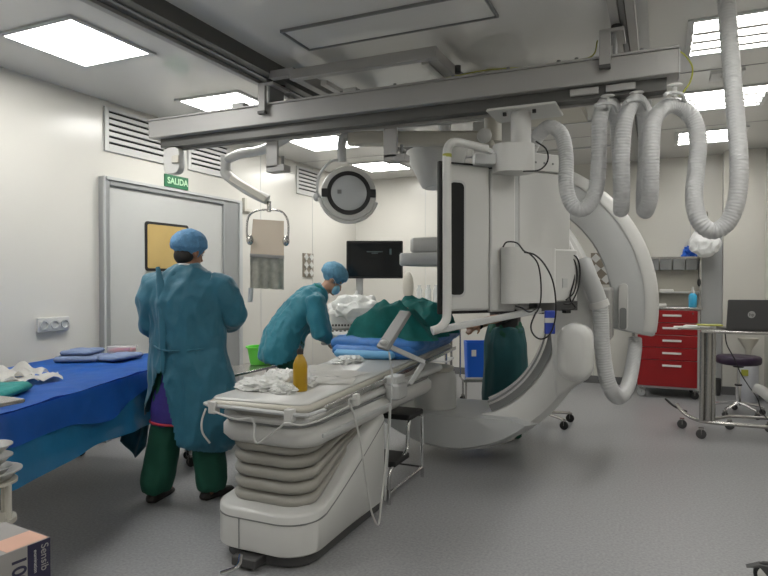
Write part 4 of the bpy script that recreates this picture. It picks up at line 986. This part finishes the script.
sheet((-1.98, 3.48, .814), rad(35), .22, .26, 'white paper sheet near the bending nurse', 3)
sheet((-1.92, 3.15, .814), rad(8), .24, .20, 'white paper sheet at the left edge of the table top', 4)
heap((-2.0, 3.82, .812), .10, .03, 'film', 'clear instrument wrapper by the hand of the bending nurse', 'plastic_wrapper', 8, .8, 1.3)

sheet((-3.30, 2.38, .815), rad(60), .30, .24, 'white printed paper sheet nearest the folded cloths on the blue drape', 6, .05)
sheet((-3.48, 2.42, .822), rad(20), .26, .22, 'crumpled white paper sheet against the wall side of the blue drape', 7, .09)
sheet((-3.38, 2.16, .822), rad(-20), .26, .30, 'white paper sheet by the teal towel at the left edge', 9, .07)

# ------------------------------------------------------------ step stool
t = thing('step_stool', 'two step chrome stool with black treads beside the operating table', 'step stool', (-1.72, 3.8, 0))
obj('tread', rprism(B(), -1.96, -1.50, 3.76, 4.02, .455, .49, .02, .006), 'black', t, world=True)
obj('tread', rprism(B(), -1.96, -1.50, 3.50, 3.76, .215, .25, .02, .006), 'black', t, world=True)
for x in (-1.52, -1.94):
    obj('leg', tube(B(), [(x, 4.04, .0), (x, 4.04, .38), (x, 4.03, .44), (x, 3.98, .455)], .0125, 10, 4), 'chrome', t, world=True, smooth=60)
    obj('leg', tube(B(), [(x, 3.46, .0), (x, 3.46, .15), (x, 3.47, .195), (x, 3.52, .22), (x, 3.68, .24), (x, 3.76, .28), (x, 3.77, .40), (x, 3.80, .455)], .0125, 10, 4), 'chrome', t, world=True, smooth=60)
    obj('side_rail', tube(B(), [(x, 3.46, .07), (x, 4.04, .07)], .009, 8), 'chrome', t, world=True)
obj('cross_rail', tube(B(), [(-1.94, 4.04, .07), (-1.52, 4.04, .07)], .009, 8), 'chrome', t, world=True)
obj('cross_rail', tube(B(), [(-1.94, 3.46, .1), (-1.52, 3.46, .1)], .009, 8), 'chrome', t, world=True)

# ------------------------------------------------------------ trolley with the lime tub, behind the first person
t = thing('trolley', 'steel trolley standing behind the person in the teal gown', 'trolley', (-3.3, 4.0, 0))
obj('tray_top', bx(-3.46, -3.14, 3.52, 4.95, .60, .62), 'steel', t, world=True, bevel=.004)
for x in (-3.43, -3.17):
    for y in (3.55, 4.9):
        obj('leg', cyl(B(), (x, y, .09), .012, .51, 10), 'steel', t, world=True); caster(t, x, y, .038)
t = thing('plastic_tub', 'lime green plastic tub between the two gowned people', 'tub', (-3.3, 4.62, .62))
obj('tub', lathe(B(), [(.09, 0), (.10, .01), (.125, .15), (.14, .155), (.14, .165), (.12, .165), (.10, .03)], seg=28), 'lime', t, smooth=50)

# ------------------------------------------------------------ carton, bowls at the lower left
t = thing('carton', 'grey and navy glove carton with large 100 printed, lower left corner', 'box', (-1.62, 1.29, .42))
K0 = Vector((-1.673, 1.263, 0.620)); K1 = Vector((-1.686, 1.118, 0.620)); K3 = Vector((-1.996, 1.325, 0.620))
ux = (K0 - K1).normalized(); uy = Vector((-ux.y, ux.x, 0)); 
if (K3 - K1).dot(uy) < 0: uy = -uy
L = (K0 - K1).length + .10; Wd = .24
MX = Matrix.Translation(K0) @ Matrix((ux, uy, Vector((0, 0, 1)))).transposed().to_4x4()
obj('box', box(B(), -L, 0, 0, Wd, -.20, 0, mtx=MX), 'carton', t, world=True)
obj('end_panel', box(B(), -.068, .0006, -.0008, Wd + .0008, -.2, -.0008, mtx=MX), 'navy', t, world=True)
obj('top_print', box(B(), -.125, -.003, .004, .10, .0, .0008, mtx=MX), 'peach', t, world=True)
az = math.atan2(ux.y, ux.x)
def on_carton(name, s, size, m, x, z, bold=0):
    p = inv(t) @ (MX @ Vector((x, -.0015, z)))
    return text(name, s, size, m, t, p, (Matrix.Rotation(az, 4, 'Z') @ Matrix.Rotation(PI / 2, 4, 'X') @ Matrix.Rotation(-PI / 2, 4, 'Z')).to_euler(), .0006, bold=bold)
on_carton('printed_number', '100', .058, 'navy', -.095, -.065, .001); on_carton('printed_word', 'Sensib', .032, 'carton', -.018, -.052); on_carton('small_print', 'examination', .014, 'logo', -.045, -.055)
s = thing('side_stand', 'low steel stand under the glove carton, below the frame', 'stand', (-1.62, 1.3, 0))
for dx, dy in ((-.13, .02), (-.02, .02), (-.13, Wd - .02), (-.02, Wd - .02)):
    p = MX @ Vector((dx, dy, 0)); obj('leg', cyl(B(), (p.x, p.y, 0), .012, .40, 8), 'steel', s, world=True)
obj('shelf', box(B(), -L, -.0, .0, Wd, -.22, -.20, mtx=MX), 'steel', s, world=True)

BXY = (-2.482, 1.612, 0.599)[:2]
t = thing('bowl_stand', 'pale tubular stand holding basins at the left edge of the photo', 'stand', (BXY[0], BXY[1], 0))
for a in (0, 90, 180, 270): 
    p = (BXY[0] + .075 * math.cos(rad(a + 20)), BXY[1] + .075 * math.sin(rad(a + 20)))
    obj('leg', cyl(B(), (p[0], p[1], 0), .012, .57, 10), 'cream', t, world=True)
obj('ring', lathe(B(), [(.07, .40), (.09, .40), (.09, .42), (.07, .42)], (BXY[0], BXY[1], 0), 20), 'cream', t, world=True)
obj('top', cyl(B(), (BXY[0], BXY[1], .565), .095, .012, 24), 'cream', t, world=True)
o = lathe(B(), [(.06, 0), (.07, .003), (.10, .035), (.112, .038), (.112, .043), (.098, .042), (.065, .01), (.02, .008)], (0, 0, 0), 32)
o = obj('basin', o, 'white', smooth=50); o.location = (BXY[0], BXY[1], .577); tag(o, 'wide white basin resting on the pale stand, lowest of the stack', 'basin')
pr_ = [(.03, 0), (.04, .002), (.078, .040), (.085, .042), (.085, .046), (.076, .045), (.04, .008), (.01, .006)]
b0 = None
for i, lab in enumerate(('white bowl directly above the wide basin', 'middle white bowl of the stack at the left edge', 'topmost white bowl of the stack at the left edge')):
    if b0 is None: b0 = obj('bowl', lathe(B(), pr_, seg=28), 'white', smooth=50); b = b0
    else: b = b0.copy(); C.objects.link(b)
    b.location = (BXY[0] - .01, BXY[1], .585 + [.0, .045, .09][i] + .0); tag(b, lab, 'bowl', 'white bowls stacked at the left edge')
t = thing('steel_tray', 'thin steel tray edge reaching in from the left above the bowls', 'tray', (BXY[0], BXY[1], .70))
obj('tray', rprism(B(), -.10, .085, -.10, .10, .185, .20, .02, .004), 'steel', t); obj('post', cyl(B(), (-.03, 0, .022), .02, .165, 10), 'steel', t)

# ------------------------------------------------------------ ultrasound machine and screen in the background
U0 = Vector((-2.852, 5.507, 0.879))
t = thing('ultrasound_machine', 'white ultrasound console under clear plastic behind the nurse', 'ultrasound machine', (U0.x, U0.y, 0), rad(24.2))
obj('base', rprism(B(), -.24, .24, -.28, .24, .08, .18, .08, .02), 'lgrey', t)
for x in (-.2, .2):
    for y in (-.22, .2): caster(t, x, y, .036, world=False)
obj('pedestal', rprism(B(), -.10, .10, -.05, .18, .18, .72, .04, .01), 'white', t)
obj('control_ring', tube(B(), [(-.20, -.10, .76), (-.25, -.22, .77), (-.20, -.31, .78), (0, -.33, .78), (.20, -.31, .78), (.25, -.22, .77), (.20, -.10, .76)], .022, 10, 5), 'mgrey', t)
obj('control_deck', rprism(B(), -.22, .22, -.30, .05, .80, .88, .06, .02), 'white', t)
obj('deck_tray', rprism(B(), -.20, .20, -.28, .05, .72, .79, .05, .02), 'mgrey', t)
obj('body', rprism(B(), -.20, .22, -.02, .28, .88, 1.06, .04, .02), 'white', t)
bm = B()
for i in range(12): ell(bm, (-.17 + i * .031, -.04, .93), (.010, .012, .012), None, 8, 6)
obj('button_row', bm, 'black', t)
bm = B()
for i in range(9): ell(bm, (-.16 + i * .04, -.2 + .03 * (i % 2), .885), (.014, .014, .008), None, 8, 6)
obj('control_knobs', bm, 'dgrey', t)
obj('monitor_arm', tube(B(), [(-.12, .08, 1.05), (-.06, .06, 1.10), (.06, .04, 1.21), (.09, .04, 1.27)], .032, 12, 4), 'white', t, smooth=60)
bm = B(); bmesh.ops.create_icosphere(bm, subdivisions=4, radius=1)
for v in bm.verts: v.co = Vector((.05 + v.co.x * .27, .1 + v.co.y * .2, 1.08 + v.co.z * .15)) * 1 + v.co * .05 * noise.noise(v.co * 3)
obj('plastic_cover', bm, 'film', t, smooth=30)
mp = Vector((-2.605, 5.576, 1.595))
obj('screen_housing', rings(B(), [[(.25 + x, y, z) for x, z in rrect(-.285, .285, 1.40, 1.78, .012)] for y in (.0, .03)]), 'black', t)
obj('screen', bx(-.02, .52, -.003, 0, 1.425, 1.755), 'screen', t)
bm = B(); box(bm, .17, .33, -.005, -.003, 1.665, 1.675); box(bm, .40, .42, -.005, -.003, 1.64, 1.70); box(bm, .22, .28, -.005, -.003, 1.65, 1.66)
obj('screen_trace', bm, 'ghost', t)
obj('screen_bracket', bx(.06, .13, .03, .07, 1.22, 1.45), 'white', t, bevel=.008)

# supply cart with glassware
t = thing('supply_cart', 'cream topped cart behind the patient holding glassware', 'cart', (-2.62, 7.1, 0), rad(8))
obj('cart_top', bx(-.33, .33, -.22, .22, 1.08, 1.11), 'cream', t, bevel=.005)
for x in (-.28, .28):
    for y in (-.18, .18): obj('leg', cyl(B(), (x, y, .08), .016, 1.0, 10), 'steel', t); caster(t, x, y, .034, world=False)
obj('shelf', bx(-.31, .31, -.2, .2, .9, .92), 'lgrey', t); obj('shelf', bx(-.31, .31, -.2, .2, .4, .42), 'lgrey', t)
t = thing('tall_vase', 'cream oval topped upright container at the left end of the supply cart', 'container', (-2.82, 7.0, 1.11))
obj('vessel', ell(B(), (0, 0, .19), (.07, .05, .19), None, 20, 14), 'cream', t, smooth=80); obj('foot', cyl(B(), (0, 0, 0), .05, .02, 18), 'cream', t)
g0 = None
GL = ('leftmost clear glass jar on the supply cart', 'second clear glass jar from the left on the supply cart', 'middle clear glass jar on the supply cart', 'fourth clear glass jar, nearest the monitor housing', 'clear glass jar standing behind the others on the supply cart')
for i, (x, y) in enumerate(((-2.68, 7.02), (-2.58, 7.05), (-2.48, 7.06), (-2.38, 7.1), (-2.62, 7.18))):
    if g0 is None: g0 = obj('glass_jar', lathe(B(), [(.03, 0), (.036, .005), (.036, .15), (.022, .18), (.022, .21), (.02, .21), (.02, .18), (.033, .15), (.033, .01)], seg=16), 'glass'); g = g0
    else: g = g0.copy(); C.objects.link(g)
    g.location = (x, y, 1.11); g.scale = (1, 1, 1 - .12 * (i % 2)); tag(g, GL[i], 'jar', 'glass jars on the supply cart')

# blue crate on its trolley
t = thing('crate_trolley', 'low wheeled steel trolley carrying the bright blue crate', 'trolley', (-1.82, 6.65, 0), rad(24.2))
obj('deck', bx(-.2, .2, -.16, .16, .27, .30), 'steel', t)
for x in (-.17, .17):
    for y in (-.13, .13): obj('leg', cyl(B(), (x, y, .08), .012, .2, 8), 'steel', t); caster(t, x, y, .036, world=False)
obj('push_handle', tube(B(), [(-.2, .15, .28), (-.2, .15, .9), (.2, .15, .9), (.2, .15, .28)], .011, 8), 'steel', t)
t = thing('blue_crate', 'bright blue crate with a white label behind the X-ray machine', 'crate', (-1.82, 6.65, .30), rad(24.2))
bm = rings(B(), [[(x, y, z) for x, y in rrect(-s, s, -s * .8, s * .8, .02)] for s, z in ((.15, 0), (.165, .40), (.155, .40), (.145, .02))])
obj('crate', bm, 'bluebox', t); obj('label', bx(-.11, -.06, -.135, -.131, .25, .32), 'paper', t); obj('rim', bx(-.17, .17, -.14, -.13, .0, .02), 'lgrey', t)

# wheeled base with blue hub
hb = (-1.019, 6.015, 0.110)
t = thing('wheeled_stand_base', 'small wheeled stand base with blue hub on the floor right of the X-ray machine', 'stand', (hb[0], hb[1], 0))
obj('hub', cyl(B(), (0, 0, .08), .045, .06, 16), 'royal', t); obj('post', cyl(B(), (0, 0, .14), .014, .25, 10), 'steel', t)
for i in range(5):
    a = rad(i * 72 - 38); p = (.28 * math.cos(a), .28 * math.sin(a))
    obj('leg', tube(B(), [(0, 0, .11), (p[0], p[1], .09)], .014, 8), 'steel', t); caster(t, p[0], p[1], .04, world=False)

# ------------------------------------------------------------ red drawer cart, shelf, things on them
t = thing('drawer_cart', 'red five drawer medical cart against the back wall', 'drawer cart', (.1, 8.1, 0))
obj('body', bx(-.235, .425, 7.86, 8.38, .115, 1.04), 'lgrey', t, world=True, bevel=.006)
obj('worktop', bx(-.25, .45, 7.84, 8.40, 1.04, 1.065), 'steel', t, world=True, bevel=.005)
zt = 1.03
for i in range(5):
    h = .146 if i < 4 else .31
    dr = obj('drawer', bx(-.232, .40, 7.835, 7.86, zt - h + .006, zt), 'red', t, world=True, bevel=.004)
    zc = zt - .06
    obj('handle', bx(.035, .235, 7.822, 7.837, zc - .012, zc + .012), 'paper', dr, world=True, bevel=.004)
    zt -= h
obj('lock', cyl(B(), (.35, 7.83, .99), .008, .02, 8), 'steel', t, world=True)
for x in (-.19, .38):
    for y in (7.92, 8.32): caster(t, x, y, .045, 'lgrey' if x < 0 else 'black')
t = thing('steel_shelf', 'steel shelf rack with grey bins above the red cart', 'shelf', (.15, 8.45, 0))
for x in (-.30, .455):
    for y in (8.41, 8.56): obj('post', bx(x - .012, x + .012, y - .012, y + .012, 0, 1.68), 'steel', t, world=True)
obj('shelf_board', bx(-.31, .47, 8.40, 8.58, 1.645, 1.67), 'steel', t, world=True)
obj('shelf_board', bx(-.31, .47, 8.40, 8.58, 1.22, 1.235), 'lgrey', t, world=True)
obj('back_panel', bx(-.31, .47, 8.59, 8.60, 1.0, 1.5), 'cream', t, world=True)
b0 = None
for i in range(5):
    x = -.22 + i * .145
    if b0 is None: b0 = obj('storage_bin', rprism(B(), -.066, .066, -.06, .08, -.14, 0, .008, .006), M['mgrey'], smooth=40); b = b0
    else: b = b0.copy(); C.objects.link(b)
    b.location = (x, 8.46, 1.643)
    tag(b, ('grey hanging bin nearest the X-ray machine arm', 'second grey bin from the left under the shelf', 'middle grey bin under the steel shelf', 'fourth grey bin under the steel shelf', 'grey bin at the right end under the steel shelf')[i], 'bin', 'grey bins under the steel shelf')
for i, (x, w_, z, lab) in enumerate(((.08, .16, 1.235, 'flat white packet on the middle steel shelf'), (.02, .12, 1.065, 'white packet lying on top of the red cart'))):
    t = thing('packet', lab, 'packet', (x, 8.45 if i == 0 else 8.2, z)); obj('pack', rprism(B(), -w_ / 2, w_ / 2, -.05, .05, 0, .03, .01, .006), 'paper', t)
t = thing('gel_bottle', 'blue liquid pump bottle standing on the red cart', 'bottle', (.36, 8.12, 1.065))
obj('bottle', lathe(B(), [(.042, 0), (.046, .006), (.046, .13), (.03, .155), (.016, .165)], seg=24), 'cyan', t, smooth=50)
obj('cap', lathe(B(), [(.02, .16), (.02, .185), (.012, .20), (.008, .235)], seg=16), 'white', t)
t = thing('phone_handset', 'small black handset hanging at the shelf post', 'handset', (.44, 8.39, 1.35))
obj('handset', ell(B(), (0, -.005, .0), (.022, .018, .05), None, 12, 8), 'black', t); obj('cord', tube(B(), [(0, 0, .04), (-.005, 0, .16), (.0, .0, .29)], .005, 6, 4), 'black', t)
heap((.38, 8.47, 1.67), .10, .10, 'bluebox', 'dark blue bag lying on top of the steel shelf', 'bag', 11, 1, .6)['category'] = 'bag'
bm = B(); bmesh.ops.create_icosphere(bm, subdivisions=5, radius=1)
for v in bm.verts:
    p = v.co.copy(); q = 1 + .5 * (1 - 2 * abs(noise.noise(p * 1.8 + Vector((3, 1, 2))))) * .5
    n_ = .5 + .5 * (1 - max(0, p.z)) ; v.co = Vector((p.x * .155 * q * n_ * 1.2, p.y * .09 * q * n_, p.z * .20 * (1 + .5 * max(0, p.z))))
o = obj('plastic_bag', bm, 'plastbag', smooth=40); o.location = (.49, 8.30, 1.84); o.scale = (.8, .8, .95); tag(o, 'white plastic bag hanging from a hook above the red cart', 'bag')
tag(obj('wall_hook', tube(B(), [(.52, 8.58, 2.22), (.52, 8.35, 2.20), (.52, 8.31, 2.13), (.52, 8.30, 2.08)], .006, 6, 4), 'steel'), 'thin steel hook holding the white plastic bag', 'hook')

# ------------------------------------------------------------ laptop cart
t = thing('laptop_cart', 'steel laptop cart on castors at the right side', 'cart', (.6, 6.15, 0))
obj('cart_top', bx(.33, 1.02, 5.92, 6.30, .93, .955), 'steel', t, world=True, bevel=.005)
obj('side_tray', bx(.15, .42, 5.94, 6.12, .955, .965), 'steel', t, world=True)
for x, r in ((.35, .022), (.40, .030), (.44, .018)): obj('post', cyl(B(), (x, 6.12, .14), r, .79, 14), 'steel', t, world=True)
obj('base_bar', tube(B(), [(.16, 6.45, .20), (.22, 6.28, .155), (.36, 6.12, .13), (.7, 6.10, .13), (1.05, 6.12, .13)], .018, 10, 5), 'steel', t, world=True, smooth=60)
obj('base_bar', tube(B(), [(.36, 6.14, .13), (.6, 6.45, .13), (1.0, 6.5, .13)], .014, 10), 'steel', t, world=True)
for x, y in ((.20, 6.34), (.34, 6.0), (.60, 6.47), (.92, 6.5), (.98, 6.14)): caster(t, x, y, .042, 'dgrey')
obj('foot_lever', tube(B(), [(.06, 6.6, .22), (.14, 6.5, .17), (.24, 6.4, .15)], .010, 8, 4), 'black', t, world=True)
for i, (a0_, x, m_, lab) in enumerate(((8, .22, 'paper', 'white paper packet on the side tray of the laptop cart'), (-12, .30, 'paper', 'crumpled packet on the side tray beside the laptop'), (4, .40, 'wire', 'yellow edged packet next to the laptop'))):
    t2 = thing('packet', lab, 'packet', (x, 6.02, .966 + .012 * i), rad(a0_)); obj('pack', rprism(B(), -.10, .10, -.05, .05, 0, .011, .01, .003), m_, t2)
t = thing('laptop', 'grey laptop seen from behind standing open on the steel cart', 'laptop', (.70, 6.12, .955), rad(14))
obj('base', rprism(B(), -.19, .19, -.04, .20, 0, .018, .01, .004), 'laptop', t)
TL = Matrix.Translation((0, -.045, .012)) @ Matrix.Rotation(rad(8), 4, 'X')
o = obj('lid', rings(B(), [[TL @ Vector((x, y, z)) for x, z in rrect(-.19, .19, 0, .255, .012)] for y in (-.012, .0)]), 'laptop', t)
R = lathe(B(), [(.030, 0), (.030, .0015), (.0, .0015)], mtx=TL @ Matrix.Translation((0.0, -.012, .128)) @ Matrix.Rotation(PI / 2, 4, 'X'), seg=28)
obj('logo_disc', R, 'logo', o)
p = TL @ Vector((0, -.0145, .128)); text('logo_letters', 'hp', .042, 'laptop', o, p, (PI / 2 + rad(8), 0, 0))
obj('screen', rings(B(), [[TL @ Vector((x, y, z)) for x, z in rrect(-.175, .175, .015, .24, .004)] for y in (.0, .002)]), 'screen', t)
tag(obj('power_cord', tube(B(), [(0.544, 6.321, 0.906), (0.561, 6.327, 0.798), (0.625, 6.409, 0.674), (0.676, 6.430, 0.546), (0.743, 6.458, 0.427), (0.805, 6.374, 0.328), (0.846, 6.391, 0.202), (0.912, 6.309, 0.118)], .005, 6, 6), 'black'), 'thin black laptop cord hanging down beside the purple stool', 'cord')

# stool
t = thing('stool', 'round purple seated chrome stool behind the laptop cart', 'stool', (.745, 7.22, 0))
obj('seat', lathe(B(), [(.17, .52), (.20, .53), (.208, .55), (.208, .59), (.195, .605), (.1, .61)], seg=36), 'seat', t, smooth=50)
obj('post', cyl(B(), (0, 0, .10), .026, .22, 16), 'chrome', t); obj('gas_lift', cyl(B(), (0, 0, .30), .014, .22, 12), 'chrome', t); obj('collar', cyl(B(), (0, 0, .30), .034, .015, 16), 'black', t)
obj('seat_plate', cyl(B(), (0, 0, .49), .05, .03, 16), 'black', t)
for i in range(5):
    a = rad(20 + 72 * i); q = (.24 * math.cos(a), .24 * math.sin(a))
    obj('leg', tube(B(), [(0, 0, .13), (q[0], q[1], .085)], .014, 8), 'chrome', t); caster(t, q[0], q[1], .03, 'dgrey', world=False)
# canister
t = thing('canister', 'pale cylindrical canister with yellow label standing in the right corner', 'canister', (.93, 8.08, 0))
obj('body', lathe(B(), [(.10, 0), (.105, .01), (.105, .40), (.10, .43), (.06, .45)], seg=28), 'cyl', t, smooth=50)
obj('collar', lathe(B(), [(.07, .44), (.075, .47), (.05, .48)], seg=20), 'mgrey', t)
obj('label', bx(-.08, -.01, -.110, -.100, .30, .37), 'wire', t)
obj('valve', lathe(B(), [(.03, .47), (.03, .58), (.10, .70), (.11, .72), (.02, .72)], seg=20), 'cream', t, smooth=50)
t = thing('bin', 'small dark waste bin behind the laptop cart against the back wall', 'bin', (.62, 8.33, 0))
obj('bin', lathe(B(), [(.05, 0), (.055, .005), (.065, .20), (.06, .20), (.052, .01)], seg=20), 'dgrey', t)
# white arm of a chair at the right edge
t = thing('armrest_chair', 'white curved arm reaching in at the right edge near the stool', 'chair', (1.0, 5.75, 0))
obj('arm', tube(B(), [(0.758, 6.191, 0.444), (0.814, 6.161, 0.427), (0.877, 6.078, 0.378), (0.997, 6.022, 0.323)], [.030] * 3 + [.045] * 16, 12, 6) if False else tube(B(), [(0.766, 6.194, 0.444), (0.814, 6.161, 0.427), (0.877, 6.078, 0.378), (0.968, 6.064, 0.320)], .045, 12, 6), 'white', t, world=True, smooth=70)
pe = Vector((0.953, 6.057, 0.329)); obj('post', cyl(B(), (pe.x, pe.y, 0), .03, pe.z - .0, 12), 'lgrey', t, world=True)
# castor at the lower right corner
wp = (0.455, 3.241, 0.000)
t = thing('trolley_castor', 'castor wheel with black fork at the lower right corner', 'castor', (wp[0], wp[1], 0))
o = obj('fork', rings(B(), [[(x, y, z) for x, z in ((-.085, .075), (-.03, .10), (.05, .10), (.05, .03), (-.0, .05), (-.03, .085))] for y in (-.022, .022)]), 'dgrey', t, bevel=.004)
obj('wheel', lathe(B(), [(.02, -.014), (.05, -.014), (.055, -.008), (.055, .008), (.05, .014), (.02, .014)], mtx=Matrix.Translation((0, 0, .055)) @ Matrix.Rotation(PI / 2, 4, 'X'), seg=24), 'black', t)
obj('hub', lathe(B(), [(.0, -.020), (.035, -.020), (.04, -.014), (.04, .014), (.035, .020), (0, .020)], mtx=Matrix.Translation((0, 0, .055)) @ Matrix.Rotation(PI / 2, 4, 'X'), seg=24), 'paper', t)
